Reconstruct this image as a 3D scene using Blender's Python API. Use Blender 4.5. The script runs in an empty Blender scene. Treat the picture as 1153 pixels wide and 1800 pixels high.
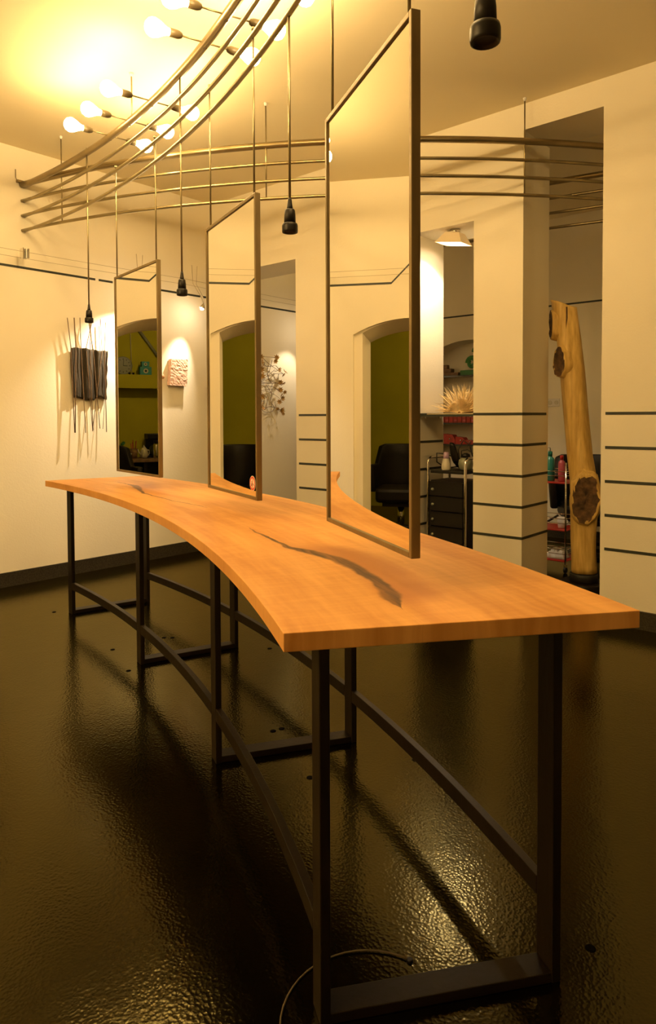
import bpy, bmesh, math, random
from mathutils import Vector, Matrix
random.seed(7)
SC = bpy.context.scene
COL = SC.collection
R = math.radians
PI = math.pi

# ------------------------------------------------------------------ camera
CAMH = 1.2258
F_PX, CY = 1200.43, 770.18
RT = Vector((0.65812182, -0.7529018, -0.00381441))
UP = Vector((0.02645385, 0.01806, 0.99948688))
FW = Vector((0.75244659, 0.65788503, -0.03180283))
cd = bpy.data.cameras.new('camera')
cam = bpy.data.objects.new('camera', cd)
COL.objects.link(cam)
M = Matrix(((RT.x, UP.x, -FW.x, 0), (RT.y, UP.y, -FW.y, 0), (RT.z, UP.z, -FW.z, CAMH), (0, 0, 0, 1)))
cam.matrix_world = M
cd.sensor_fit = 'HORIZONTAL'
cd.sensor_width = 24.0
cd.lens = F_PX / 1153 * 24.0
cd.shift_y = -(900 - CY) / 1153
cd.clip_start = 0.02
SC.camera = cam

# ------------------------------------------------------------------ world, exposure
wd = bpy.data.worlds.new('night')
SC.world = wd
wd.use_nodes = True
wd.node_tree.nodes['Background'].inputs[0].default_value = (0.9, 0.7, 0.4, 1)
wd.node_tree.nodes['Background'].inputs[1].default_value = 0.0
SC.view_settings.view_transform = 'Standard'
SC.view_settings.look = 'None'
SC.view_settings.exposure = 0.0
SC.view_settings.gamma = 1.0
SC.view_settings.use_curve_mapping = False
SC.cycles.max_bounces = 10
SC.cycles.diffuse_bounces = 7
SC.cycles.glossy_bounces = 5
SC.cycles.sample_clamp_indirect = 6.0
SC.cycles.caustics_reflective = False
SC.cycles.caustics_refractive = False

BULB_COL = (1.0, 0.675, 0.29)
BULB_STR = 118.0
SPOT_COL = (1.0, 0.80, 0.56)

# ------------------------------------------------------------------ measured room
XP, XP2 = 4.096, 4.49          # wall with the openings
YB = 4.995                     # far wall
HC = 3.185                     # ceiling
ZL = 2.3226                    # high dark line
Z0 = 1.2374                    # first of the five low lines
XF = 6.65                      # far wall of the room behind
XL, YN = -2.2, -2.2            # walls behind the camera
CA, RA = Vector((-5.0, 4.68)), 7.348       # rail over the table
CB, RB = Vector((7.67, 5.915)), 5.426      # rail to the openings
ZR = [2.921, 2.806, 2.699, 2.592]


def U(px, py, ax, v):
    """a point of the place on the plane axis=v, from a measured sight line"""
    d = FW * F_PX + RT * (px - 576.5) + UP * (CY - py)
    o = Vector((0, 0, CAMH))
    return o + d * ((v - o[ax]) / d[ax])


# ------------------------------------------------------------------ materials
def nodes(name):
    m = bpy.data.materials.new(name)
    m.use_nodes = True
    nt = m.node_tree
    b = nt.nodes['Principled BSDF']
    return m, nt, b


def N(nt, typ, **kw):
    n = nt.nodes.new(typ)
    for k, v in kw.items():
        setattr(n, k, v)
    return n


def L(nt, a, b):
    nt.links.new(a, b)


def mat(name, col, rough=0.5, metal=0.0, var=0.0, vscale=8.0, bump=0.0, bscale=40.0, spec=0.5, col2=None, stretch=(1, 1, 1), rvar=0.0, detail=4.0):
    m, nt, b = nodes(name)
    b.inputs['Base Color'].default_value = (*col, 1)
    b.inputs['Roughness'].default_value = rough
    b.inputs['Metallic'].default_value = metal
    b.inputs['Specular IOR Level'].default_value = spec
    tc = N(nt, 'ShaderNodeTexCoord')
    mp = N(nt, 'ShaderNodeMapping')
    mp.inputs['Scale'].default_value = stretch
    L(nt, tc.outputs['Object'], mp.inputs['Vector'])
    if var or col2:
        n = N(nt, 'ShaderNodeTexNoise')
        n.inputs['Scale'].default_value = vscale
        n.inputs['Detail'].default_value = detail
        L(nt, mp.outputs[0], n.inputs['Vector'])
        r = N(nt, 'ShaderNodeValToRGB')
        r.color_ramp.elements[0].position = 0.3
        r.color_ramp.elements[1].position = 0.7
        a = col2 if col2 else tuple(c * (1 - var) for c in col)
        r.color_ramp.elements[0].color = (*a, 1)
        r.color_ramp.elements[1].color = (*col, 1)
        L(nt, n.outputs['Fac'], r.inputs['Fac'])
        L(nt, r.outputs[0], b.inputs['Base Color'])
        if rvar:
            mr = N(nt, 'ShaderNodeMapRange')
            mr.inputs['To Min'].default_value = rough - rvar
            mr.inputs['To Max'].default_value = rough + rvar
            L(nt, n.outputs['Fac'], mr.inputs['Value'])
            L(nt, mr.outputs[0], b.inputs['Roughness'])
    if bump:
        n2 = N(nt, 'ShaderNodeTexNoise')
        n2.inputs['Scale'].default_value = bscale
        n2.inputs['Detail'].default_value = 3
        L(nt, mp.outputs[0], n2.inputs['Vector'])
        bp = N(nt, 'ShaderNodeBump')
        bp.inputs['Strength'].default_value = bump
        bp.inputs['Distance'].default_value = 0.01
        L(nt, n2.outputs['Fac'], bp.inputs['Height'])
        L(nt, bp.outputs[0], b.inputs['Normal'])
    return m


def emit(name, col, strength):
    m, nt, b = nodes(name)
    b.inputs['Base Color'].default_value = (*col, 1)
    b.inputs['Emission Color'].default_value = (*col, 1)
    b.inputs['Emission Strength'].default_value = strength
    return m


MT = {}
MT['plaster'] = mat('cream plaster', (0.85, 0.785, 0.62), 0.75, var=0.04, vscale=2.2, bump=0.10, bscale=90, spec=0.25)
MT['ceiling'] = mat('ceiling paint', (0.88, 0.78, 0.53), 0.85, var=0.03, vscale=1.5, bump=0.05, bscale=120, spec=0.2)
MT['green'] = mat('olive green paint', (0.46, 0.425, 0.016), 0.7, var=0.10, vscale=3, bump=0.05, bscale=90, spec=0.2)
MT['inlay'] = mat('dark inlay', (0.018, 0.022, 0.012), 0.5)
MT['granite'] = mat('dark granite', (0.045, 0.038, 0.026), 0.4, spec=0.3, col2=(0.012, 0.010, 0.007), vscale=120, detail=2)
MT['steel'] = mat('raw steel', (0.27, 0.20, 0.095), 0.42, metal=0.55, var=0.35, vscale=14, stretch=(1, 1, 0.25), bump=0.06, bscale=60, rvar=0.08)
MT['railsteel'] = mat('rail steel', (0.36, 0.30, 0.17), 0.30, metal=0.9, var=0.25, vscale=9, rvar=0.06)
MT['railthick'] = mat('thick rail steel', (0.33, 0.26, 0.14), 0.34, metal=0.85, var=0.25, vscale=6, rvar=0.06)
MT['darksteel'] = mat('dark table steel', (0.012, 0.0075, 0.0035), 0.42, metal=0.15, spec=0.28, var=0.35, vscale=10, stretch=(1, 1, 0.2), bump=0.05, bscale=70)
MT['blackplastic'] = mat('black plastic', (0.008, 0.0065, 0.0045), 0.42, var=0.2, spec=0.3)
MT['darkrubber'] = mat('black rubber', (0.010, 0.009, 0.008), 0.6)
MT['socket'] = mat('brown bakelite', (0.10, 0.075, 0.035), 0.45, var=0.2)
MT['chrome'] = mat('chrome', (0.75, 0.72, 0.66), 0.12, metal=1.0)
MT['leather'] = mat('black leather', (0.008, 0.006, 0.0045), 0.45, spec=0.3, bump=0.12, bscale=70)
MT['twig'] = mat('brown twig', (0.15, 0.085, 0.034), 0.7, var=0.4, vscale=20)
MT['felt'] = mat('charcoal felt', (0.060, 0.050, 0.036), 0.95, var=0.35, vscale=30, bump=0.5, bscale=160, spec=0.1, stretch=(1, 1, 0.3))
MT['clay'] = mat('pink clay relief', (0.70, 0.46, 0.34), 0.8, var=0.25, vscale=60, bump=0.6, bscale=70)
MT['leaf'] = mat('dry leaf', (0.46, 0.27, 0.07), 0.7, var=0.5, vscale=25)
MT['white'] = mat('white plastic', (0.75, 0.72, 0.66), 0.4, var=0.04)
MT['paper'] = mat('aged paper', (0.82, 0.63, 0.32), 0.8, var=0.25, vscale=40)
MT['red'] = mat('red card', (0.45, 0.035, 0.022), 0.45, var=0.35, vscale=30)
MT['redshelf'] = mat('red plastic', (0.50, 0.03, 0.02), 0.35, var=0.1)
MT['teal'] = mat('teal plastic', (0.03, 0.26, 0.20), 0.3, var=0.1)
MT['pink'] = mat('rose plastic', (0.52, 0.10, 0.12), 0.3, var=0.1)
MT['lilac'] = mat('lilac plastic', (0.45, 0.30, 0.46), 0.35, var=0.1)
MT['bluegrey'] = mat('blue grey plastic', (0.20, 0.23, 0.30), 0.35, var=0.15)
MT['greygreen'] = mat('grey green enamel', (0.24, 0.25, 0.17), 0.3, var=0.1)
MT['greenpaint'] = mat('green ornament paint', (0.04, 0.21, 0.045), 0.5, var=0.35, vscale=18)
MT['oldwood'] = mat('old carved wood', (0.24, 0.14, 0.07), 0.7, var=0.5, vscale=22, bump=0.4, bscale=60)
MT['glassdark'] = mat('dark glass shelf', (0.03, 0.035, 0.022), 0.12, spec=0.6)
MT['peg'] = mat('turned beech', (0.50, 0.26, 0.12), 0.5, var=0.2)
MT['ceramic'] = mat('cream ceramic', (0.62, 0.58, 0.46), 0.3, var=0.08)
MT['clockface'] = mat('clock face', (0.50, 0.47, 0.33), 0.6, var=0.03)
MT['cyan'] = mat('cyan print', (0.02, 0.25, 0.24), 0.5, var=0.2)
MT['stickerwhite'] = mat('sticker white', (0.80, 0.75, 0.66), 0.4)
MT['stickerred'] = mat('sticker red', (0.62, 0.05, 0.025), 0.4)
MT['cordgrey'] = mat('dusty cord', (0.10, 0.075, 0.035), 0.6)
MT['hole'] = mat('dark plug', (0.004, 0.003, 0.002), 0.9, spec=0.05)
MT['wire'] = mat('thin cable', (0.30, 0.22, 0.10), 0.4, metal=0.7)
MT['shade'] = mat('cream enamel shade', (0.80, 0.68, 0.48), 0.4, var=0.05)
MT['addedglass'] = mat('added dark glass', (0.006, 0.007, 0.009), 0.03)  # for the windows added to darken the end behind the camera
MT['mirror'] = mat('mirror silver', (0.90, 0.885, 0.83), 0.0, metal=1.0)
MT['bulb'] = emit('lit bulb glass', BULB_COL, BULB_STR)
MT['bulbaddleft'] = emit('lit added left bulb glass', BULB_COL, 460.0)  # extra strong, for the rail added over the left half
MT['bulbaddgreen'] = emit('lit added green room bulb glass', BULB_COL, 420.0)  # for the bulb added in the green room
MT['bulbaddback'] = emit('lit added back room bulb glass', BULB_COL, 60.0)  # for the lamps added on the back room rails
MT['halogen'] = emit('lit halogen lens', SPOT_COL, 250.0)
MT['tubelamp'] = emit('lit halogen tube', SPOT_COL, 140.0)

# floor: dark sealed asphalt with a glossy, finely pitted coat
m, nt, b = nodes('glossy dark floor')
tc = N(nt, 'ShaderNodeTexCoord')
n1 = N(nt, 'ShaderNodeTexNoise'); n1.inputs['Scale'].default_value = 1.3; n1.inputs['Detail'].default_value = 5
n2 = N(nt, 'ShaderNodeTexNoise'); n2.inputs['Scale'].default_value = 85; n2.inputs['Detail'].default_value = 3
n3 = N(nt, 'ShaderNodeTexNoise'); n3.inputs['Scale'].default_value = 7; n3.inputs['Detail'].default_value = 2
vo = N(nt, 'ShaderNodeTexVoronoi'); vo.inputs['Scale'].default_value = 120
for q in (n1, n2, n3, vo):
    L(nt, tc.outputs['Object'], q.inputs['Vector'])
cr = N(nt, 'ShaderNodeValToRGB')
cr.color_ramp.elements[0].position = 0.35; cr.color_ramp.elements[0].color = (0.0016, 0.0012, 0.0004, 1)
cr.color_ramp.elements[1].position = 0.75; cr.color_ramp.elements[1].color = (0.005, 0.0038, 0.0010, 1)
L(nt, n1.outputs['Fac'], cr.inputs['Fac']); L(nt, cr.outputs[0], b.inputs['Base Color'])
rr = N(nt, 'ShaderNodeMapRange'); rr.inputs['To Min'].default_value = 0.09; rr.inputs['To Max'].default_value = 0.19
L(nt, n1.outputs['Fac'], rr.inputs['Value']); L(nt, rr.outputs[0], b.inputs['Roughness'])
b.inputs['Specular IOR Level'].default_value = 0.38
b.inputs['Specular Tint'].default_value = (1.0, 0.86, 0.28, 1)
ad = N(nt, 'ShaderNodeMath', operation='MULTIPLY_ADD'); ad.inputs[1].default_value = 0.55
L(nt, n2.outputs['Fac'], ad.inputs[0]); L(nt, n3.outputs['Fac'], ad.inputs[2])
ad2 = N(nt, 'ShaderNodeMath', operation='MULTIPLY_ADD'); ad2.inputs[1].default_value = 0.5
L(nt, vo.outputs['Distance'], ad2.inputs[0]); L(nt, ad.outputs[0], ad2.inputs[2])
bp = N(nt, 'ShaderNodeBump'); bp.inputs['Strength'].default_value = 0.15; bp.inputs['Distance'].default_value = 0.004
L(nt, ad2.outputs[0], bp.inputs['Height']); L(nt, bp.outputs[0], b.inputs['Normal'])
df = N(nt, 'ShaderNodeBsdfDiffuse'); L(nt, cr.outputs[0], df.inputs['Color'])
gs = N(nt, 'ShaderNodeBsdfGlossy'); gs.inputs['Color'].default_value = (0.95, 0.83, 0.40, 1)
L(nt, rr.outputs[0], gs.inputs['Roughness']); L(nt, bp.outputs[0], gs.inputs['Normal'])
fz = N(nt, 'ShaderNodeFresnel'); fz.inputs['IOR'].default_value = 1.37; L(nt, bp.outputs[0], fz.inputs['Normal'])
ms = N(nt, 'ShaderNodeMixShader'); L(nt, fz.outputs[0], ms.inputs[0]); L(nt, df.outputs[0], ms.inputs[1]); L(nt, gs.outputs[0], ms.inputs[2])
L(nt, ms.outputs[0], nt.nodes['Material Output'].inputs['Surface'])
nt.nodes.remove(b)
MT['floor'] = m

TB = Vector((1.9, 2.3, 0.0))       # table base point


def curve_pts(node, pts):
    c = node.mapping.curves[0]
    while len(c.points) < len(pts):
        c.points.new(0.5, 0.5)
    for q, (x, y) in zip(c.points, pts):
        q.location = (x, y)
        q.handle_type = 'VECTOR'
    node.mapping.update()


def wood_table():
    m, nt, b = nodes('oiled pear wood')
    tc = N(nt, 'ShaderNodeTexCoord')
    sb = N(nt, 'ShaderNodeVectorMath', operation='SUBTRACT')
    sb.inputs[1].default_value = (CA.x - TB.x, CA.y - TB.y, 0)
    L(nt, tc.outputs['Object'], sb.inputs[0])
    sx = N(nt, 'ShaderNodeSeparateXYZ'); L(nt, sb.outputs[0], sx.inputs[0])

    def math(op, a=None, bb=None, c=None, va=0.0, vb=0.0, vc=0.0):
        n = N(nt, 'ShaderNodeMath', operation=op)
        for i, (s, v) in enumerate(((a, va), (bb, vb), (c, vc))):
            if s is not None:
                L(nt, s, n.inputs[i])
            else:
                n.inputs[i].default_value = v
        return n.outputs[0]
    ang = math('ARCTAN2', sx.outputs['Y'], sx.outputs['X'])
    x2 = math('MULTIPLY', sx.outputs['X'], sx.outputs['X'])
    r = math('SQRT', math('MULTIPLY_ADD', sx.outputs['Y'], sx.outputs['Y'], x2))
    wob = N(nt, 'ShaderNodeTexNoise'); wob.inputs['Scale'].default_value = 14; wob.inputs['Detail'].default_value = 3
    L(nt, tc.outputs['Object'], wob.inputs['Vector'])
    rw = math('MULTIPLY_ADD', wob.outputs['Fac'], None, r, vb=0.022)
    # angle 0..1 from -2 deg to -36 deg
    t = math('DIVIDE', math('ADD', ang, vb=R(2)), vb=-R(34))
    vp = [(-2, 7.2), (-6.34, 7.248), (-7.81, 7.336), (-10.16, 7.315), (-11.69, 7.262), (-13.28, 7.206), (-14.77, 7.208), (-16.56, 7.214), (-18.5, 7.26), (-21.0, 7.25), (-24.31, 7.217), (-26.64, 7.225), (-27.76, 7.278), (-28.55, 7.302), (-29.43, 7.304), (-30.44, 7.301), (-31.4, 7.283), (-31.96, 7.266), (-33, 7.26), (-36, 7.26)]
    wp = [(-2, 0), (-6.3, .1), (-9.2, .12), (-10.2, .75), (-11.2, .8), (-12.1, .42), (-14, .17), (-18.3, .10), (-19, 0), (-23.5, 0), (-24.3, .16), (-26.4, .30), (-27.6, .86), (-29.2, .82), (-30.6, .62), (-31.5, .86), (-32.0, .4), (-32.3, 0), (-36, 0)]
    fc = N(nt, 'ShaderNodeFloatCurve'); curve_pts(fc, [((a + 2) / -34, (q - 7.1) / 0.4) for a, q in vp]); L(nt, t, fc.inputs['Value'])
    fw = N(nt, 'ShaderNodeFloatCurve'); curve_pts(fw, [((a + 2) / -34, q) for a, q in wp]); L(nt, t, fw.inputs['Value'])
    rv = math('MULTIPLY_ADD', fc.outputs[0], vb=0.4, vc=7.1 + 0.011)
    dv = math('SUBTRACT', rw, rv)
    dist = math('ABSOLUTE', dv)
    wdt = math('MULTIPLY_ADD', math('MAXIMUM', fw.outputs[0], vb=0.0), vb=0.030, vc=0.00005)
    rel = math('DIVIDE', dist, wdt)
    mr = N(nt, 'ShaderNodeMapRange', interpolation_type='SMOOTHSTEP')
    mr.inputs['From Min'].default_value = 1.15; mr.inputs['From Max'].default_value = 0.55
    L(nt, rel, mr.inputs['Value'])
    # soft tinted zone on the outer side of the streak
    mz = N(nt, 'ShaderNodeMapRange', interpolation_type='SMOOTHSTEP')
    mz.inputs['From Min'].default_value = 0.11; mz.inputs['From Max'].default_value = 0.02
    L(nt, math('ABSOLUTE', math('SUBTRACT', dv, vb=0.05)), mz.inputs['Value'])
    mzw = math('MULTIPLY', mz.outputs[0], math('MINIMUM', math('MULTIPLY', fw.outputs[0], vb=1.4), vb=1.0))
    # lengthwise grain
    cx = N(nt, 'ShaderNodeCombineXYZ')
    L(nt, math('MULTIPLY', rw, vb=9.0), cx.inputs[0]); L(nt, math('MULTIPLY', ang, vb=9.0), cx.inputs[1])
    g1 = N(nt, 'ShaderNodeTexNoise'); g1.inputs['Scale'].default_value = 1.0; g1.inputs['Detail'].default_value = 6
    L(nt, cx.outputs[0], g1.inputs['Vector'])
    cx2 = N(nt, 'ShaderNodeCombineXYZ')
    L(nt, math('MULTIPLY', rw, vb=55.0), cx2.inputs[0]); L(nt, math('MULTIPLY', ang, vb=30.0), cx2.inputs[1])
    g2 = N(nt, 'ShaderNodeTexNoise'); g2.inputs['Scale'].default_value = 1.0; g2.inputs['Detail'].default_value = 4
    L(nt, cx2.outputs[0], g2.inputs['Vector'])
    # cross figure
    cx3 = N(nt, 'ShaderNodeCombineXYZ')
    L(nt, math('MULTIPLY', rw, vb=6.0), cx3.inputs[0]); L(nt, math('MULTIPLY', ang, vb=420.0), cx3.inputs[1])
    g3 = N(nt, 'ShaderNodeTexNoise'); g3.inputs['Scale'].default_value = 1.0; g3.inputs['Detail'].default_value = 2
    L(nt, cx3.outputs[0], g3.inputs['Vector'])
    s = math('MULTIPLY_ADD', g2.outputs['Fac'], None, g1.outputs['Fac'], vb=0.35)
    s = math('MULTIPLY_ADD', g3.outputs['Fac'], None, s, vb=0.22)
    rp = N(nt, 'ShaderNodeValToRGB')
    e = rp.color_ramp.elements
    e[0].position = 0.58; e[0].color = (0.54, 0.245, 0.060, 1)
    e[1].position = 1.0; e[1].color = (0.79, 0.425, 0.135, 1)
    L(nt, s, rp.inputs['Fac'])
    mx = N(nt, 'ShaderNodeMix', data_type='RGBA')
    L(nt, math('MULTIPLY', mzw, vb=0.8), mx.inputs['Factor'])
    L(nt, rp.outputs[0], mx.inputs['A']); mx.inputs['B'].default_value = (0.42, 0.165, 0.045, 1)
    mx2 = N(nt, 'ShaderNodeMix', data_type='RGBA')
    L(nt, math('MULTIPLY', mr.outputs[0], math('MULTIPLY_ADD', g2.outputs['Fac'], vb=1.3, vc=0.22)), mx2.inputs['Factor'])
    mx2.clamp_factor = True
    L(nt, mx.outputs['Result'], mx2.inputs['A']); mx2.inputs['B'].default_value = (0.065, 0.032, 0.010, 1)
    L(nt, mx2.outputs['Result'], b.inputs['Base Color'])
    b.inputs['Roughness'].default_value = 0.48
    b.inputs['Specular IOR Level'].default_value = 0.22
    bp = N(nt, 'ShaderNodeBump'); bp.inputs['Strength'].default_value = 0.04; bp.inputs['Distance'].default_value = 0.004
    L(nt, g2.outputs['Fac'], bp.inputs['Height']); L(nt, bp.outputs[0], b.inputs['Normal'])
    return m


MT['wood'] = wood_table()
MT['log'] = mat('peeled trunk wood', (0.78, 0.55, 0.17), 0.55, col2=(0.52, 0.32, 0.07), vscale=48, stretch=(1, 1, 0.14), bump=0.25, bscale=26)
MT['knot'] = mat('dark knot wood', (0.16, 0.085, 0.032), 0.85, col2=(0.035, 0.018, 0.008), vscale=26, bump=1.0, bscale=38)


# ------------------------------------------------------------------ mesh helpers
class MB:
    def __init__(self):
        self.v, self.f, self.s = [], [], []

    def add(self, vs, fs, smooth=False):
        o = len(self.v)
        self.v += [Vector(q) for q in vs]
        for q in fs:
            self.f.append([o + i for i in q]); self.s.append(smooth)
        return self

    def box(self, lo, hi):
        x0, y0, z0 = lo; x1, y1, z1 = hi
        vs = [(x0, y0, z0), (x1, y0, z0), (x1, y1, z0), (x0, y1, z0), (x0, y0, z1), (x1, y0, z1), (x1, y1, z1), (x0, y1, z1)]
        return self.add(vs, [(0, 3, 2, 1), (4, 5, 6, 7), (0, 1, 5, 4), (1, 2, 6, 5), (2, 3, 7, 6), (3, 0, 4, 7)])

    def obox(self, c, ax, h):
        c = Vector(c); u, v, w = [Vector(a) for a in ax]
        vs = [c + u * (h[0] * i) + v * (h[1] * j) + w * (h[2] * k) for k in (-1, 1) for (i, j) in ((-1, -1), (1, -1), (1, 1), (-1, 1))]
        return self.add(vs, [(0, 3, 2, 1), (4, 5, 6, 7), (0, 1, 5, 4), (1, 2, 6, 5), (2, 3, 7, 6), (3, 0, 4, 7)])

    def tube(self, path, r, n=8, caps=True, smooth=True):
        P = [Vector(q) for q in path]
        rs = r if isinstance(r, (list, tuple)) else [r] * len(P)
        vs, fs = [], []
        prev = None
        for i, q in enumerate(P):
            t = (P[min(i + 1, len(P) - 1)] - P[max(i - 1, 0)]).normalized()
            if prev is None:
                a = Vector((0, 0, 1)) if abs(t.z) < 0.9 else Vector((1, 0, 0))
                a = (a - t * a.dot(t)).normalized()
            else:
                a = (prev - t * prev.dot(t)).normalized()
            prev = a
            bb = t.cross(a)
            for k in range(n):
                an = 2 * PI * k / n
                vs.append(q + (a * math.cos(an) + bb * math.sin(an)) * rs[i])
        for i in range(len(P) - 1):
            for k in range(n):
                k2 = (k + 1) % n
                fs.append((i * n + k, i * n + k2, (i + 1) * n + k2, (i + 1) * n + k))
        self.add(vs, fs, smooth)
        if caps:
            o = len(self.v) - len(vs)
            self.f.append([o + k for k in range(n)][::-1]); self.s.append(False)
            self.f.append([o + (len(P) - 1) * n + k for k in range(n)]); self.s.append(False)
        return self

    def lathe(self, prof, n=20, o=(0, 0, 0), ax=None, smooth=True):
        """profile of (radius, height) about an axis through o"""
        o = Vector(o)
        u, v, w = [Vector(a) for a in (ax or ((1, 0, 0), (0, 1, 0), (0, 0, 1)))]
        vs, fs = [], []
        for (r, z) in prof:
            for k in range(n):
                an = 2 * PI * k / n
                vs.append(o + u * (r * math.cos(an)) + v * (r * math.sin(an)) + w * z)
        for i in range(len(prof) - 1):
            for k in range(n):
                k2 = (k + 1) % n
                fs.append((i * n + k, i * n + k2, (i + 1) * n + k2, (i + 1) * n + k))
        self.add(vs, fs, smooth)
        b0 = len(self.v) - len(vs)
        for i, flip in ((0, True), (len(prof) - 1, False)):
            if prof[i][0] > 1e-5:
                q = [b0 + i * n + k for k in range(n)]
                self.f.append(q[::-1] if flip else q); self.s.append(False)
        return self

    def prism(self, poly, fn, d0, d1, d1poly=None):
        """polygon of (a, b) placed by fn(a, b, depth), from depth d0 to d1"""
        n = len(poly)
        vs = [fn(a, b_, d0) for a, b_ in poly] + [fn(a, b_, d1) for a, b_ in (d1poly or poly)]
        fs = [list(range(n))[::-1], list(range(n, 2 * n))]
        for i in range(n):
            j = (i + 1) % n
            fs.append((i, j, n + j, n + i))
        return self.add(vs, fs)

    def sphere(self, c, r, n=16, m_=10, sc=(1, 1, 1)):
        prof = [(max(1e-6, r * math.sin(PI * i / m_)), -r * math.cos(PI * i / m_)) for i in range(m_ + 1)]
        k = len(self.v)
        self.lathe(prof, n, (0, 0, 0))
        c = Vector(c)
        for i in range(k, len(self.v)):
            q = self.v[i]
            self.v[i] = Vector((q.x * sc[0], q.y * sc[1], q.z * sc[2])) + c
        return self

    def mesh(self, name, off=None):
        off = Vector(off) if off is not None else Vector((0, 0, 0))
        me = bpy.data.meshes.new(name)
        me.from_pydata([tuple(q - off) for q in self.v], [], self.f)
        for p_, s_ in zip(me.polygons, self.s):
            p_.use_smooth = s_
        bm = bmesh.new(); bm.from_mesh(me)
        bmesh.ops.remove_doubles(bm, verts=bm.verts, dist=1e-6)
        bmesh.ops.recalc_face_normals(bm, faces=bm.faces)
        bm.to_mesh(me); bm.free()
        me.update()
        return me

    def build(self, name, material, parent=None, bevel=0.0, world=True):
        off = base_of(parent) if (parent is not None and world) else None
        me = self.mesh(name, off)
        me.materials.append(MT[material] if isinstance(material, str) else material)
        o = bpy.data.objects.new(name, me)
        COL.objects.link(o)
        if parent is not None:
            o.parent = parent
        if bevel:
            md = o.modifiers.new('edge', 'BEVEL'); md.width = bevel; md.segments = 2; md.limit_method = 'ANGLE'; md.angle_limit = R(40)
        return o


def base_of(o):
    v = Vector((0, 0, 0))
    while o is not None:
        v += o.location
        o = o.parent
    return v


def tag(o, label, cat, group=None, kind=None):
    o['label'] = label; o['category'] = cat
    if group: o['group'] = group
    if kind: o['kind'] = kind
    return o


def thing(name, label, cat, loc=(0, 0, 0), rz=0.0, group=None):
    o = bpy.data.objects.new(name, None)
    o.empty_display_size = 0.05
    COL.objects.link(o)
    o.location = loc; o.rotation_euler = (0, 0, rz)
    return tag(o, label, cat, group)


def dup(o, parent=None):
    c = o.copy(); COL.objects.link(c)
    if parent is not None:
        c.parent = parent
        c.matrix_parent_inverse = o.matrix_parent_inverse.copy()
    for ch in o.children:
        dup(ch, c)
    return c


def structure(o):
    o['kind'] = 'structure'
    return o


def polar(c, r, deg, z=0.0):
    return Vector((c.x + r * math.cos(R(deg)), c.y + r * math.sin(R(deg)), z))


# ------------------------------------------------------------------ room shell
structure(MB().box((XL - .2, YN - .2, -.06), (7.1, 9.2, 0)).build('floor', 'floor'))
structure(MB().box((XL - .2, YN - .2, HC), (7.1, YB + .40, HC + .12)).build('ceiling', 'ceiling'))


def arch(x0, x1, zs, zc, n=14):
    """segmental arch from (x0, zs) over the crown zc to (x1, zs)"""
    w, h = (x1 - x0) / 2, zc - zs
    rad = (w * w + h * h) / (2 * h)
    a = math.asin(w / rad)
    cx, cz = (x0 + x1) / 2, zc - rad
    return [(cx + rad * math.sin(-a + 2 * a * i / n), cz + rad * math.cos(-a + 2 * a * i / n)) for i in range(n + 1)]


# far wall with the arched doorway
pf = lambda a, b_, d: (a, YB + d, b_)
outl = lambda x0, x1, zs, zc: [(XL, 0), (x0, 0)] + arch(x0, x1, zs, zc) + [(x1, 0), (XF + .3, 0), (XF + .3, HC), (XL, HC)]
wb = structure(MB().prism(outl(1.10, 2.077, 1.908, 2.034), pf, 0, .04).prism(outl(1.172, 2.004, 1.924, 2.033), pf, .0401, .38, outl(1.193, 1.983, 1.88, 1.975)).build('wall_back', 'plaster'))
# wall with the three openings
py = lambda a, b_, d: (XP + d, a, b_)
rw = [(YN, 0), (1.44, 0), (1.44, 3.023), (1.935, 3.023), (1.935, 0), (2.285, 0), (2.285, 2.523), (2.76, 2.523), (2.76, 0), (3.93, 0), (3.93, 2.523), (YB, 2.523), (YB, HC), (YN, HC)]
wr = structure(MB().prism(rw, py, 0, XP2 - XP).build('wall_right', 'plaster'))
# outer wall of the room behind, with its arched niche
pn = lambda a, b_, d: (XF + d, a, b_)
wo = [(YN, 0), (3.29, 0), (3.29, .06)] + arch(3.29, 4.25, 1.93, 2.057) + [(4.25, .06), (4.25, 0), (YB, 0), (YB, HC), (YN, HC)]
wf = structure(MB().prism(wo, pn, 0, .28).box((XF + .26, 3.2, 0), (XF + .34, 4.35, 2.2)).build('wall_outer', 'plaster'))
structure(MB().box((XL - .15, YN, 0), (XL, YB, HC)).build('wall_left', 'plaster'))
structure(MB().box((XL - .15, YN - .15, 0), (7.0, YN, HC)).build('wall_front', 'plaster'))
for i_, (x0, x1) in enumerate(((-1.9, .0), (.25, 2.05), (2.3, 3.95))):  # unseen dark windows, added so little light returns from behind the camera
    w1 = MB().box((x0, YN, .35), (x1, YN + .03, 2.95)).build('added_window_%d' % (i_ + 1), 'darksteel')
    structure(w1)
    xm = (x0 + x1) / 2
    for a_, b_ in ((x0 + .05, xm - .025), (xm + .025, x1 - .05)):
        MB().box((a_, YN + .02, .42), (b_, YN + .034, 2.88)).build('added_pane', 'addedglass', w1)
# the green room through the doorway
GY = 8.6
structure(MB().box((-1.2, GY, 0), (3.3, GY + .1, 2.7)).build('wall_green_back', 'green'))
structure(MB().box((-1.3, YB + .38, 0), (-1.2, GY, 2.7)).build('wall_green_left', 'green'))
structure(MB().box((3.3, YB + .38, 0), (3.4, GY, 2.7)).build('wall_green_right', 'green'))
structure(MB().box((-1.3, YB + .38, 2.7), (3.4, GY + .1, 2.8)).build('ceiling_green', 'green'))
structure(MB().box((-1.2, GY - .22, 1.60), (1.50, GY, 1.775)).build('trim_1', 'green'))

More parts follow.
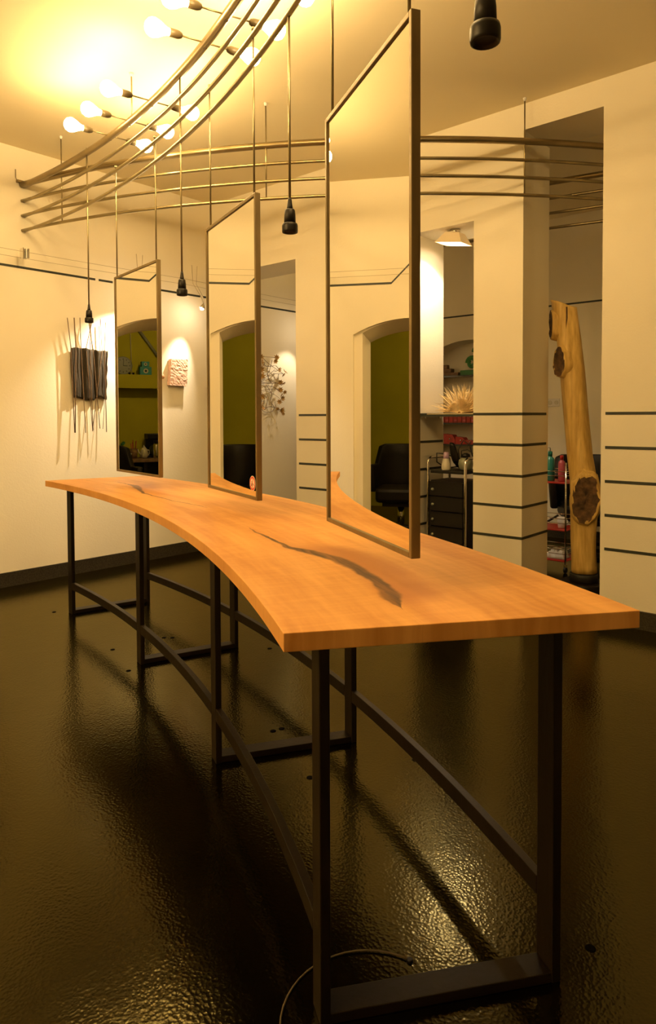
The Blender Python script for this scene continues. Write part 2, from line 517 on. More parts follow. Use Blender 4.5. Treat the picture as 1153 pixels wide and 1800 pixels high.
# low dark lines across the pillars
for k in range(5):
    z = Z0 - .2 * k
    h = .0085
    for (y0, y1, side) in ((2.785, 3.90, True), (1.935, 2.285, True), (YN + .02, 1.415, False)):
        mb = MB().box((XP - .002, y0 if not side else min(y0, {2.785: 2.76}.get(y0, y0)), z - h), (XP + .002, y1, z + h))
        if side:
            ys = 2.76 if y0 == 2.785 else 1.935
            mb.box((XP, ys - .002, z - h), (XP2 - (.03 if k < 2 else .004), ys + .002, z + h)) if ys == 1.935 else mb.box((XP, ys - .002, z - h), (XP2 - .01, ys + .002, z + h))
        mb.build('inlay_strip', 'inlay', wr)
# high dark line
hz = .0085
breaks = [1.7575, 2.905, 2.935, 3.06, 3.09, 3.69, 3.72, 3.95, 3.985, 4.62, 4.66, 5.28, 5.31, XF]
for i in range(0, len(breaks), 2):
    MB().box((breaks[i], YB - .002, ZL - hz), (breaks[i + 1], YB + .002, ZL + hz)).build('inlay_strip', 'inlay', wb)
MB().add([(1.7575, YB - .002, ZL - hz), (1.7575, YB - .002, ZL + hz), (1.5175, YB - .002, ZL + .24 + hz), (1.5175, YB - .002, ZL + .24 - hz), (1.7575, YB + .002, ZL - hz), (1.7575, YB + .002, ZL + hz), (1.5175, YB + .002, ZL + .24 + hz), (1.5175, YB + .002, ZL + .24 - hz)],
         [(0, 1, 2, 3), (7, 6, 5, 4), (0, 3, 7, 4), (1, 5, 6, 2)]).build('inlay_strip', 'inlay', wb)
MB().box((XL, YB - .002, ZL + .24 - hz), (1.5175, YB + .002, ZL + .24 + hz)).build('inlay_strip', 'inlay', wb)
MB().box((XF - .002, YN, ZL - hz), (XF + .002, YB, ZL + hz)).build('inlay_strip', 'inlay', wf)

# baseboards
bh, bt = .104, .014
structure(MB().box((2.077, YB - bt, 0), (XF, YB, bh)).box((XL, YB - bt, 0), (1.10, YB, bh)).build('baseboard_back', 'granite'))
bb = MB()
for y0, y1 in ((YN, 1.44), (1.935, 2.285), (2.76, 3.93)):
    bb.box((XP - bt, y0, 0), (XP, y1, bh))
structure(bb.build('baseboard_right', 'granite'))
structure(MB().box((XF - bt, YN, 0), (XF, 3.29, bh)).box((XF - bt, 4.25, 0), (XF, YB, bh)).build('baseboard_outer', 'granite'))

# ------------------------------------------------------------------ table
tb = thing('curved_table', 'long curved wooden salon table with dark streaks on flat steel legs', 'table', TB)
LC, LR = Vector((-5.1764, 4.8634)), 7.2453
RC, RR = Vector((-4.3515, 4.3292)), 6.981
a0, a1 = math.atan2(.869 - LC.y, .864 - LC.x), math.atan2(4.110 - LC.y, 2.033 - LC.x)
b0, b1 = math.atan2(.425 - RC.y, 1.434 - RC.x), math.atan2(3.93 - RC.y, 2.618 - RC.x)
NT = 64
lv = [(LC.x + LR * math.cos(a0 + (a1 - a0) * i / NT), LC.y + LR * math.sin(a0 + (a1 - a0) * i / NT)) for i in range(NT + 1)]
rv_ = [(RC.x + RR * math.cos(b0 + (b1 - b0) * i / NT), RC.y + RR * math.sin(b0 + (b1 - b0) * i / NT)) for i in range(NT + 1)]
ZT, ZU = .834, .7985
vs, fs = [], []
for (lx, ly), (rx, ry) in zip(lv, rv_):
    vs += [(lx, ly, ZT), (rx, ry, ZT), (rx, ry, ZU), (lx, ly, ZU)]
for i in range(NT):
    o = 4 * i
    for k in range(4):
        k2 = (k + 1) % 4
        fs.append((o + k, o + k2, o + 4 + k2, o + 4 + k))
fs += [(3, 2, 1, 0), tuple(4 * NT + k for k in range(4))]
MB().add(vs, fs).build('tabletop', 'wood', tb, bevel=.0016)
CL_, RL_ = Vector((-5.127, 4.883)), 7.315
CR_, RR_ = Vector((-4.8772, 4.718)), 7.5233
LA = [-6.94, -15.52, -24.2, -32.9]
RA_ = [-6.36, -15.11, -24.30, -33.15]
for cc, rr_, angs in ((CL_, RL_, LA), (CR_, RR_, RA_)):
    for an in angs:
        c = polar(cc, rr_, an)
        u = Vector((math.cos(R(an)), math.sin(R(an)), 0)); t = Vector((-u.y, u.x, 0))
        MB().obox((c.x, c.y, ZU / 2), (u, t, (0, 0, 1)), (.011, .030, ZU / 2)).build('leg', 'darksteel', tb, bevel=.002)
for la, ra in zip(LA, RA_):
    p0, p1 = polar(CL_, RL_ + .011, la), polar(CR_, RR_ - .011, ra)
    d = (p1 - p0).normalized(); n_ = Vector((-d.y, d.x, 0)); c = (p0 + p1) / 2
    MB().obox((c.x, c.y, .013), (d, n_, (0, 0, 1)), ((p1 - p0).length / 2, .030, .011)).build('floor_crossbar', 'darksteel', tb, bevel=.0015)


def arcbar(cc, rad, g0, g1, z0, z1, hw, n=12):
    vs, fs = [], []
    for i in range(n + 1):
        an = g0 + (g1 - g0) * i / n
        q0, q1 = polar(cc, rad - hw, an), polar(cc, rad + hw, an)
        vs += [(q0.x, q0.y, z0), (q1.x, q1.y, z0), (q1.x, q1.y, z1), (q0.x, q0.y, z1)]
    for i in range(n):
        for k in range(4):
            k2 = (k + 1) % 4
            fs.append((4 * i + k, 4 * i + k2, 4 * i + 4 + k2, 4 * i + 4 + k))
    fs += [(3, 2, 1, 0), tuple(4 * n + k for k in range(4))]
    return MB().add(vs, fs)


for cc, rr_, angs in ((CL_, RL_, LA), (CR_, RR_, RA_)):
    for i in range(3):
        arcbar(cc, rr_, angs[i] - .235, angs[i + 1] + .235, .155, .198, .011).build('stretcher', 'darksteel', tb, bevel=.0015)
    arcbar(cc, rr_, angs[0] - .3, angs[3] + .3, ZU - .022, ZU, .011, 40).build('top_rail', 'darksteel', tb)

# ------------------------------------------------------------------ overhead rails
ZB_ = -34.9


def railset(name, label, path, susp, group=None):
    t = thing(name, label, 'rail', (path[0][0], path[0][1], ZR[3]), group=group)
    for i, z in enumerate(ZR):
        MB().tube([(x, y, z) for x, y in path], .0205 if i == 0 else .0105, 12).build('rail_tube', 'railthick' if i == 0 else 'railsteel', t)
    for x, y, zb_ in susp:
        MB().tube([(x, y, HC - .004), (x, y, zb_)], .0045, 8).build('suspension_rod', 'railsteel', t)
        MB().lathe([(.012, 0), (.010, -.012), (.006, -.02)][::-1], 12, (x, y, HC)).build('ceiling_cup', 'white', t)
    return t


pa = [tuple(polar(CA, RA, 2.46 - i * .9)[:2]) for i in range(48)]
pa = [q for q in pa if q[1] < YB - .005]
pa = [(2.341, YB - .002)] + pa
ta = railset('ceiling_rail', 'four stacked steel rails curving over the table from the far wall', pa, [(2.245, 3.44, 2.90)])
pb = [tuple(polar(CB, RB, 189.7 + i * 1.15)[:2]) for i in range(58)]
pb = [q for q in pb if q[1] < YB - .03]
pb = [(2.325, YB - .002)] + pb
susb = []
for (sx_, sy_) in ((2.427, 4.576), (3.01, 3.138), (4.034, 1.905)):
    v = (Vector((sx_, sy_)) - CB).normalized() * RB + CB
    susb.append((v.x, v.y, 2.585))
railset('ceiling_rail', 'four stacked steel rails curving from the far wall through the tall opening', pb, susb)
pc = []
ctrl = [(4.62, 4.98), (4.70, 3.9), (4.78, 2.9), (4.855, 2.08), (4.925, 1.74), (5.08, 1.0), (5.32, .1), (5.62, -.8)]
for i in range(len(ctrl) - 1):
    for k in range(4):
        f_ = k / 4
        pc.append((ctrl[i][0] * (1 - f_) + ctrl[i + 1][0] * f_, ctrl[i][1] * (1 - f_) + ctrl[i + 1][1] * f_))
pc.append(ctrl[-1])
railset('ceiling_rail', 'four dark steel rails in the back room seen through the tall opening', pc, [(4.78, 2.9, 2.60), (5.2, .55, 2.60)])
# bracket of the thick rail at the wall
bk = thing('rail_bracket', 'small hooked steel bracket holding the thick rail at the far wall', 'bracket', (2.30, YB - .01, 2.94))
MB().box((2.285, YB - .03, 2.93), (2.36, YB - .002, 2.946)).build('plate', 'steel', bk)
MB().tube([(2.29, YB - .012, 2.94), (2.28, YB - .012, 2.96), (2.279, YB - .012, 3.02)], .003, 6).build('hook', 'steel', bk)

# ------------------------------------------------------------------ double bulb lamps on the rail
BZ = 2.927


def bulb_profile(r=.040):
    pr = [(.014, 0.0), (.0155, .012), (.022, .028), (.033, .048), (r, .070), (.0385, .085), (.031, .099), (.018, .108), (1e-6, .111)]
    return pr


def make_lamp(loc, ang, label, bulbmat='bulb'):
    t = thing('double_bulb_lamp', label, 'lamp', loc, ang, group='double bulb lamps on the rail')
    MB().tube([(-.118, 0, 0), (.118, 0, 0)], .0042, 8).build('crossbar', 'railsteel', t, world=False)
    MB().lathe([(.010, -.026), (.010, .008)], 12, (0, 0, 0)).build('rail_clip', 'steel', t, world=False)
    for s in (-1, 1):
        ax = ((0, 1, 0), (0, 0, s), (s, 0, 0))
        so = MB().lathe([(.006, -.012), (.012, -.008), (.017, .004), (.0185, .012), (.0185, .046), (.016, .048)], 16, (s * .118, 0, 0), ax).build('lamp_socket', 'socket', t, world=False)
        MB().lathe(bulb_profile(), 16, (s * .164, 0, 0), ax).build('light_bulb', bulbmat, t, world=False)
    return t


lamps = [(-7.34, 'double bare bulb lamp nearest the far wall, on the thick ceiling rail'),
         (-9.46, 'second double bare bulb lamp from the far wall on the ceiling rail'),
         (-11.87, 'third double bare bulb lamp from the far wall on the ceiling rail'),
         (-17.28, 'double bare bulb lamp on the rail, just past the gap after three lamps'),
         (-19.24, 'double bare bulb lamp at the top edge, its left bulb cut by the frame'),
         (-21.35, 'double bare bulb lamp at the top edge, only its right bulb peeping in'),
         (-27.2, 'added unseen double bare bulb lamp on the rail above the near mirror'),  # from here on out of view, added at the lamp spacing for even light
         (-29.2, 'added unseen double bare bulb lamp on the rail above the middle of the near mirror'),
         (-31.2, 'added unseen double bare bulb lamp on the rail above the front edge of the near mirror')]
l0 = None
for an, lb in lamps:
    q = polar(CA, RA, an, BZ)
    if l0 is None:
        l0 = make_lamp(q, R(an), lb)
    else:
        c = dup(l0); c.location = q; c.rotation_euler = (0, 0, R(an)); c['label'] = lb
for q, an, lb in (((5.30, .20, BZ), R(-15), 'added unseen double bare bulb lamp on the back room rails behind the right wall'), ((4.67, 4.35, BZ), R(5), 'added unseen double bare bulb lamp on the back room rails behind the wide pillar')):
    t = make_lamp(q, an, lb, 'bulbaddback')  # unseen lamps added to light the back room

lr = thing('ceiling_rail', 'added unseen short lamp rail over the left half of the room', 'rail', (-1.5, 2.5, 2.921))  # unseen rail added to carry fill lamps for the lower walls
MB().tube([(-1.5, 1.5, 2.921), (-1.5, 3.5, 2.921)], .0205, 12).build('rail_tube', 'railthick', lr)
for y in (1.65, 3.35):
    MB().tube([(-1.5, y, HC), (-1.5, y, 2.93)], .0045, 8).build('suspension_rod', 'railsteel', lr)
for y, lb in ((1.9, 'added unseen double bulb lamp at the near end of the short left rail'), (2.5, 'added unseen double bulb lamp in the middle of the short left rail'), (3.1, 'added unseen double bulb lamp at the far end of the short left rail')):
    make_lamp((-1.5, y, BZ), 0, lb, 'bulbaddleft')  # added fill lamps, much stronger than the others

# ------------------------------------------------------------------ hanging power sockets
PEND = [(-4.72, 1.836, 0, 'black hanging socket in front of the felt wall piece'), (-14.80, 1.831, 0, 'black hanging socket above the pink clay tile'),
        (-24.34, 1.855, 3, 'black hanging socket between the middle and the near mirror'), (-33.75, 1.884, 0, 'large near black hanging socket at the top edge right of the near mirror')]
p0_ = None
for an, zb_, ri, lb in PEND:
    q = polar(CA, RA, an, zb_)
    if True:
        t = thing('hanging_socket', lb, 'socket', q, 0, group='black sockets hanging from the rail')
        top = ZR[ri] + (.028 if ri == 0 else .016)
        MB().tube([(0, 0, .095), (0, 0, top - zb_)], .0046, 8).build('conduit', 'railsteel', t, world=False)
        MB().lathe([(.0115, .078), (.0095, .090), (.0065, .112), (.0055, .118)], 16).build('cable_gland', 'blackplastic', t, world=False)
        bd = MB().lathe([(.0205, .030), (.0195, .060), (.0175, .076), (.0150, .080)], 20).build('socket_body', 'blackplastic', t, world=False)
        MB().lathe([(.0190, .006), (.0225, 0), (.0262, .001), (.0272, .006), (.0272, .024), (.0255, .031), (.0205, .033)], 24).build('screw_collar', 'blackplastic', t, world=False)
        MB().lathe([(.018, .008), (.0185, .026)], 20).build('contact_plug', 'darkrubber', t, world=False)

# ------------------------------------------------------------------ hanging mirrors
MIR = [((2.2846, 3.6788), (2.1866, 3.1360), -.024, .583, .898, 2.070, 0, 'small-looking far hanging mirror reflecting a clock and tea things'),
       ((2.0174, 2.4691), (1.8376, 1.9831), -.043, .551, .897, 2.090, 0, 'middle hanging mirror with a round red no-smoking sticker'),
       ((1.5468, 1.3296), (1.2851, .8789), -.038, .555, .9075, 2.112, 0, 'largest near hanging mirror reflecting the black salon chair')]
for A, B, s0, s1, zb_, zt_, lean, lb in MIR:
    ri = 2
    A = Vector((*A, 0)); B = Vector((*B, 0))
    u = (B - A).normalized(); n_ = Vector((-u.y, u.x, 0))
    if n_.dot(-A) < 0: n_ = -n_
    # the glass hangs a fraction of a degree off plumb, about its middle height
    up = (Vector((0, 0, 1)) * math.cos(R(lean)) - n_ * math.sin(R(lean))).normalized()
    zm = (zb_ + zt_) / 2
    A = A - up * zm + Vector((0, 0, zm)); B = B - up * zm + Vector((0, 0, zm))
    n_ = (n_ * math.cos(R(lean)) + Vector((0, 0, 1)) * math.sin(R(lean))).normalized()
    t = thing('hanging_mirror', lb, 'mirror', A + u * ((s0 + s1) / 2) + up * zb_, group='mirrors hanging over the table')
    W_, D_ = .0065, .0115
    for s in (s0 + W_, s1 - W_):
        MB().obox(A + u * s + up * ((zb_ + zt_) / 2), (u, n_, up), (W_, D_, (zt_ - zb_) / 2)).build('frame_side', 'steel', t, bevel=.002)
    for z in (zb_ + W_, zt_ - W_):
        MB().obox(A + u * ((s0 + s1) / 2) + up * z, (u, n_, up), ((s1 - s0) / 2 - 2 * W_, D_, W_)).build('frame_rail', 'steel', t, bevel=.0015)
    ce = A + u * ((s0 + s1) / 2) + up * ((zb_ + zt_) / 2) + n_ * .004
    MB().obox(ce, (u, n_, up), ((s1 - s0) / 2 - 2 * W_, .002, (zt_ - zb_) / 2 - 2 * W_)).build('mirror_glass', 'mirror', t)
    MB().obox(ce - n_ * .005, (u, n_, up), ((s1 - s0) / 2 - 2 * W_, .0025, (zt_ - zb_) / 2 - 2 * W_)).build('backing_board', 'darksteel', t)
    for q in (A, B):
        top = ZR[ri] + .022
        qt = q + up * (zt_ - .001)
        MB().tube([qt, (qt.x, qt.y, top)], .0040, 8).build('hanging_rod', 'railsteel', t)
        MB().lathe([(.0075, 0), (.0075, .010), (.004, .013)], 10, (qt.x, qt.y, top - .002)).build('rod_nut', 'railsteel', t)
    if 'sticker' in lb:
        st = MB().lathe([(.030, 0), (.030, .0006)], 32, A + u * (s1 - .057) + up * (zb_ + .064) + n_ * .0060, (u, up, n_)).build('no_smoking_sticker', 'stickerwhite', t)
        cen = A + u * (s1 - .057) + up * (zb_ + .064) + n_ * .0066
        ring = MB(); vs = []; fs = []
        for k in range(32):
            an = 2 * PI * k / 32
            dv = u * math.cos(an) + up * math.sin(an)
            vs += [cen + dv * .0205, cen + dv * .0275, cen + dv * .0275 + n_ * .0004, cen + dv * .0205 + n_ * .0004]
        for k in range(32):
            k2 = (k + 1) % 32
            for j in range(4):
                j2 = (j + 1) % 4
                fs.append((4 * k + j, 4 * k + j2, 4 * k2 + j2, 4 * k2 + j))
        ring.add(vs, fs).build('red_ring', 'stickerred', st)
        d1 = (u * .10 + up).normalized(); d2 = up.cross(n_)
        MB().obox(cen + n_ * .0003, (d1, d1.cross(n_), n_), (.022, .0022, .0003)).build('red_bar', 'stickerred', st)
        ck = MB()
        ck.obox(cen + u * -.0085 + up * -.006, (up, u, n_), (.006, .0035, .0003))
        ck.obox(cen + u * -.0085 + up * .005, (up, u, n_), (.0035, .0018, .0003))
        ck.obox(cen + u * .0085 + up * -.004, ((u - up * .6).normalized(), (up + u * .6).normalized(), n_), (.007, .0016, .0003))
        ck.build('match_symbol', 'inlay', st)

# ------------------------------------------------------------------ cable spotlights on the far wall
wy = YB - .13
cw = thing('cable_light_wires', 'pair of thin tensioned cables running along the far wall above the dark line', 'cable', (2.0, wy, 2.40))
for dz, dy in ((.035, 0), (-.005, .03)):
    pts = [(XL + .02 + (XF - .04 - XL) * i / 24, wy + dy, 2.39 + dz - .016 * math.sin(PI * ((i * 3) % 24) / 24)) for i in range(25)]
    MB().tube(pts, .0013, 5).build('wire', 'wire', cw)
cl = thing('cable_clamp', 'small clear and steel cable clamp on the far wall wires at the left', 'clamp', (2.30, wy, 2.40))
for i, x in enumerate((2.262, 2.285, 2.30)):
    MB().box((x, wy - .012, 2.365), (x + .009, wy + .040, 2.435)).build('clamp_plate', ('chrome', 'white', 'chrome')[i], cl, bevel=.001)


def spot(loc, tgt, label, power, ang, blend=.35):
    loc = Vector(loc); tgt = Vector(tgt)
    t = thing('cable_spotlight', label, 'spotlight', loc, group='halogen spotlights on the cables')
    d = (tgt - loc).normalized()
    a = Vector((0, 0, 1)); a = (a - d * a.dot(d)).normalized(); b_ = d.cross(a)
    MB().lathe([(.006, -.030), (.010, -.026), (.020, -.006), (.0245, .006), (.0245, .008), (.021, .006)], 16, loc, (a, b_, d)).build('reflector', 'chrome', t)
    MB().lathe([(.010, -.004), (.017, .004), (.015, .016), (.008, .022), (1e-6, .024)], 16, loc + d * .003, (a, b_, d)).build('lens', 'halogen', t)
    for s in (-1, 1):
        MB().tube([loc - d * .03 + b_ * (.004 * s), loc - d * .03 + Vector((.012 * s, .01, .05)), (loc.x + .018 * s, wy + .015, 2.40), (loc.x + .03 * s, wy + .015, 2.56)], .0016, 5).build('arm_wire', 'wire', t)
    ld = bpy.data.lights.new('spot beam', 'SPOT')
    ld.energy = power; ld.color = SPOT_COL; ld.spot_size = R(ang); ld.spot_blend = blend; ld.shadow_soft_size = .012
    lo = bpy.data.objects.new('beam', ld)
    COL.objects.link(lo)
    lo.parent = t
    lo.location = d * .030
    lo.rotation_euler = d.to_track_quat('-Z', 'Y').to_euler()
    return t


spot((3.24, YB - .34, 2.19), (3.06, YB, 1.66), 'halogen cable spotlight above the felt wall piece, behind the far mirror', 120, 84, .85)
spot((3.80, YB - .22, 2.185), (3.67, YB, 1.60), 'bright halogen cable spotlight left of the middle mirror', 62, 46, .95)
spot((5.20, YB - .34, 2.16), (4.98, YB, 1.45), 'halogen cable spotlight beside the dried leaf wreath behind the pillar', 22, 60, .6)

# lamp under the soffit of the narrow opening
sl = thing('soffit_lamp', 'cream trapezoid halogen lamp under the soffit of the narrow opening', 'lamp', (4.20, 2.49, 2.50))
lp = Vector((4.20, 2.49, 2.523))
MB().lathe([(.034, -.024), (.036, -.020), (.036, 0)], 20, lp).build('ceiling_mount', 'chrome', sl)
tilt = Matrix.Rotation(R(10), 3, Vector((1, 0, 0)))
def TL(x, y, z): return lp + Vector((0, 0, -.024)) + tilt @ Vector((x, y, z))
top = [(-.04, -.055), (.04, -.055), (.04, .055), (-.04, .055)]
bot = [(-.075, -.108), (.075, -.108), (.075, .108), (-.075, .108)]
vs = [TL(x, y, 0) for x, y in top] + [TL(x, y, -.075) for x, y in bot] + [TL(x * .9, y * .9, -.005) for x, y in top] + [TL(x * .965, y * .965, -.075) for x, y in bot]
fs = [(0, 1, 2, 3), (8, 11, 10, 9)]
for k in range(4):
    k2 = (k + 1) % 4
    fs += [(k, 4 + k, 4 + k2, k2), (8 + k, 8 + k2, 12 + k2, 12 + k), (4 + k, 12 + k, 12 + k2, 4 + k2)]
MB().add(vs, fs).build('lamp_shade', 'shade', sl)
MB().tube([TL(0, -.06, -.045), TL(0, .06, -.045)], .014, 12).build('halogen_tube', 'tubelamp', sl)
ld = bpy.data.lights.new('soffit beam', 'SPOT'); ld.energy = 42; ld.color = SPOT_COL; ld.spot_size = R(125); ld.spot_blend = .25; ld.shadow_soft_size = .03
lo = bpy.data.objects.new('beam', ld); COL.objects.link(lo); lo.parent = sl
lo.location = TL(0, 0, -.066) - Vector((4.20, 2.49, 2.50)); lo.rotation_euler = (tilt @ Vector((0, 0, -1))).to_track_quat('-Z', 'Y').to_euler()

# ------------------------------------------------------------------ felt piece with sticks
def Wp(px, py_, d=.03):
    return U(px, py_, 1, YB - d)


wv = thing('felt_wall_hanging', 'dark felt wall hanging threaded on long thin sticks', 'wall art', Wp(155, 700, .0))
zf = lambda x, y: (100 + x / 7.2, 530 + y / 7.2)
tl, tr = zf(172, 590), zf(640, 628)
NX, NZ = 40, 18
topz = [(172, 590), (230, 578), (300, 592), (370, 588), (415, 606), (470, 606), (545, 628), (600, 618), (645, 632)]
botz = [(215, 1215), (260, 1222), (330, 1235), (400, 1248), (465, 1250), (500, 1215), (560, 1208), (600, 1240), (628, 1245)]


def lerp(ps, f_):
    q = f_ * (len(ps) - 1); i = min(int(q), len(ps) - 2); r_ = q - i
    return (ps[i][0] * (1 - r_) + ps[i + 1][0] * r_, ps[i][1] * (1 - r_) + ps[i + 1][1] * r_)


vs, fs = [], []
for side in (0, 1):
    for j in range(NZ + 1):
        for i in range(NX + 1):
            fx, fz = i / NX, j / NZ
            a, b_ = lerp(topz, fx), lerp(botz, fx)
            x, y = a[0] + (b_[0] - a[0]) * fz, a[1] + (b_[1] - a[1]) * fz
            if i == 0: x += 6 * math.sin(fz * 5) - 38 * max(0, .62 - fz) * 0 - 20 * math.sin(PI * min(1, fz / .8))
            if i == NX: x += 5 * math.sin(fz * 21)
            dd = .030 + .012 * math.sin(fx * 19) + .007 * math.sin(fx * 37 + fz * 2) + .004 * math.sin(fz * 9 + fx * 5)
            vs.append(Wp(*zf(x, y), dd - side * .006))
w_ = NX + 1
o2 = w_ * (NZ + 1)
for j in range(NZ):
    for i in range(NX):
        q = (j * w_ + i, j * w_ + i + 1, (j + 1) * w_ + i + 1, (j + 1) * w_ + i)
        fs += [q, tuple(o2 + k for k in q[::-1])]
for i in range(NX):
    fs += [(i, i + 1, o2 + i + 1, o2 + i), (NZ * w_ + i, NZ * w_ + i + 1, o2 + NZ * w_ + i + 1, o2 + NZ * w_ + i)]
for j in range(NZ):
    fs += [(j * w_, (j + 1) * w_, o2 + (j + 1) * w_, o2 + j * w_), (j * w_ + NX, (j + 1) * w_ + NX, o2 + (j + 1) * w_ + NX, o2 + j * w_ + NX)]
MB().add(vs, fs, True).build('felt_cloth', 'felt', wv)
sticks = [((132, 205), (178, 585), (225, 1660), .0035), ((218, 205), (240, 580), (232, 1662), .0045), ((291, 205), (306, 585), (364, 1662), .003),
          ((440, 275), (370, 585), (453, 1640), .003), ((405, 275), (458, 605), (545, 1608), .003), ((425, 275), (420, 610), (458, 1630), .003), ((548, 220), (572, 620), (450, 1640), .0028),
          ((616, 262), (602, 620), (628, 1652), .0036), ((670, 245), (645, 630), (582, 1612), .0022)]
for i, (a, b_, c, r_) in enumerate(sticks):
    d0 = .052 + .006 * (i % 3)
    MB().tube([Wp(*zf(*a), d0), Wp(*zf(*b_), .046), Wp(*zf((b_[0] + c[0]) / 2, (b_[1] + c[1]) / 2), .048), Wp(*zf(*c), d0)], r_, 6).build('stick', 'twig', wv)

# pink clay tile, wooden peg, carved pod
ct = thing('clay_tile', 'pink rough clay tile on the spotlit far wall', 'wall art', (3.71, YB, 1.50))
vs, fs = [], []
NX, NZ = 14, 18
P00, P10, P01, P11 = Wp(301, 631, .045), Wp(330, 632, .045), Wp(298.5, 677, .045), Wp(328.5, 679, .045)
for j in range(NZ + 1):
    for i in range(NX + 1):
        fx, fz = i / NX, j / NZ
        q = (P00 * (1 - fx) + P10 * fx) * (1 - fz) + (P01 * (1 - fx) + P11 * fx) * fz
        vs.append(q + Vector((0, -random.uniform(0, .006), 0)))
w_ = NX + 1
for j in range(NZ):
    for i in range(NX):
        fs.append((j * w_ + i, j * w_ + i + 1, (j + 1) * w_ + i + 1, (j + 1) * w_ + i))
edge = [i for i in range(NX + 1)] + [j * w_ + NX for j in range(1, NZ + 1)] + [NZ * w_ + i for i in range(NX - 1, -1, -1)] + [j * w_ for j in range(NZ - 1, 0, -1)]
e0 = len(vs)
vs += [Vector((vs[k].x, YB - .006, vs[k].z)) for k in edge]
for i in range(len(edge)):
    j = (i + 1) % len(edge)
    fs.append((edge[i], edge[j], e0 + j, e0 + i))
fs.append(tuple(e0 + i for i in range(len(edge))))
MB().add(vs, fs).build('clay_slab', 'clay', ct)
MB().box((3.67, YB - .008, 1.60), (3.75, YB, 1.64)).build('hanging_cleat', 'steel', ct)
pg = thing('wall_peg', 'small round wooden peg at the right edge of the far mirror', 'peg', (3.50, YB, 1.575))
MB().sphere((3.505, YB - .035, 1.574), .021, 16, 10, (1, .8, 1)).build('knob', 'peg', pg)
MB().lathe([(.009, 0), (.008, .03)], 12, (3.505, YB, 1.574), ((1, 0, 0), (0, 0, 1), (0, -1, 0))).build('shank', 'peg', pg)
pd = thing('carved_pod', 'dark brown carved wooden pod on the far wall beside the middle mirror', 'wall art', (4.03, YB, 1.37))
MB().lathe([(1e-6, 0), (.018, .012), (.030, .04), (.034, .07), (.030, .11), (.020, .16), (.010, .19), (1e-6, .20)], 14, (4.035, YB - .04, 1.355)).build('pod', 'oldwood', pd)
MB().tube([(4.035, YB - .04, 1.545), (4.035, YB - .015, 1.565), (4.035, YB, 1.57)], .003, 6).build('hanger', 'twig', pd)

# dried leaf wreath inside the wide opening
rl = random.Random(3)
dw = thing('dried_leaf_wreath', 'tangled dried twig wreath with curled brown leaves beside the wide pillar', 'wall art', (4.85, YB, 1.24))
zw = lambda x, y: (440 + x / 11.25, 600 + y / 11.25)
tw = [((170, 300), (300, 305), (560, 330)), ((260, 340), (400, 470), (650, 640)), ((200, 780), (380, 650), (480, 560)), ((180, 800), (400, 830), (640, 810)), ((190, 980), (420, 945), (560, 950)), ((180, 1020), (370, 1000), (590, 1140)),
      ((430, 830), (420, 1040), (390, 1270)), ((280, 1360), (400, 1290), (620, 1380)), ((260, 1390), (420, 1390), (470, 1290)), ((480, 1190), (520, 1320), (600, 1390)), ((340, 520), (350, 700), (420, 830)), ((430, 370), (400, 500), (360, 640)),
      ((280, 420), (310, 490), (480, 480)), ((440, 640), (540, 640), (640, 640)), ((280, 880), (440, 900), (560, 980)), ((330, 1050), (380, 1200), (370, 1270)), ((470, 700), (520, 760), (560, 640)), ((500, 480), (560, 560), (480, 590)),
      ((360, 760), (450, 800), (600, 850)), ((420, 1080), (400, 1180), (470, 1290)), ((300, 850), (360, 930), (430, 1060)), ((620, 980), (620, 1100), (570, 1250)), ((240, 1060), (330, 1130), (300, 1330)), ((60, 330), (120, 520), (90, 900)), ((40, 700), (160, 820), (300, 830)), ((70, 1000), (120, 1200), (260, 1380))]
for i, (a, b_, c) in enumerate(tw):
    A_, B_, C_ = Wp(*zf(0, 0), 0), 0, 0
    pts = []
    for k in range(7):
        f_ = k / 6
        x = a[0] * (1 - f_) ** 2 + (2 * b_[0] - (a[0] + c[0]) / 2) * 2 * f_ * (1 - f_) + c[0] * f_ ** 2
        y = a[1] * (1 - f_) ** 2 + (2 * b_[1] - (a[1] + c[1]) / 2) * 2 * f_ * (1 - f_) + c[1] * f_ ** 2
        pts.append(Wp(*zw(x, y), .03 + .03 * math.sin(PI * f_ + i)  ** 2))
    MB().tube(pts, rl.uniform(.0016, .0032), 5).build('twig', 'twig', dw)


def leaf(c, s, rot, tilt_, mb):
    lob = [(0, 1.0), (.16, .52), (.52, .66), (.40, .28), (.90, .18), (.50, -.05), (.62, -.52), (.22, -.34), (0, -.72), (-.22, -.34), (-.62, -.52), (-.50, -.05), (-.90, .18), (-.40, .28), (-.52, .66), (-.16, .52)]
    m3 = Matrix.Rotation(rot, 3, 'Y') @ Matrix.Rotation(tilt_, 3, 'X')
    n = len(lob)
    f_ = []
    for dd in (0, .0012):
        for x, z in lob:
            curl = -.45 * (x * x + z * z) * s
            f_.append(Vector(c) + m3 @ Vector((x * s, curl + dd, z * s)))
        f_.append(Vector(c) + m3 @ Vector((0, dd, 0)))
    fs = []
    for i in range(n):
        j = (i + 1) % n
        fs += [(i, j, n), (n + 1 + j, n + 1 + i, 2 * n + 1), (i, j, n + 1 + j, n + 1 + i)]
    return mb.add(f_, fs, False)


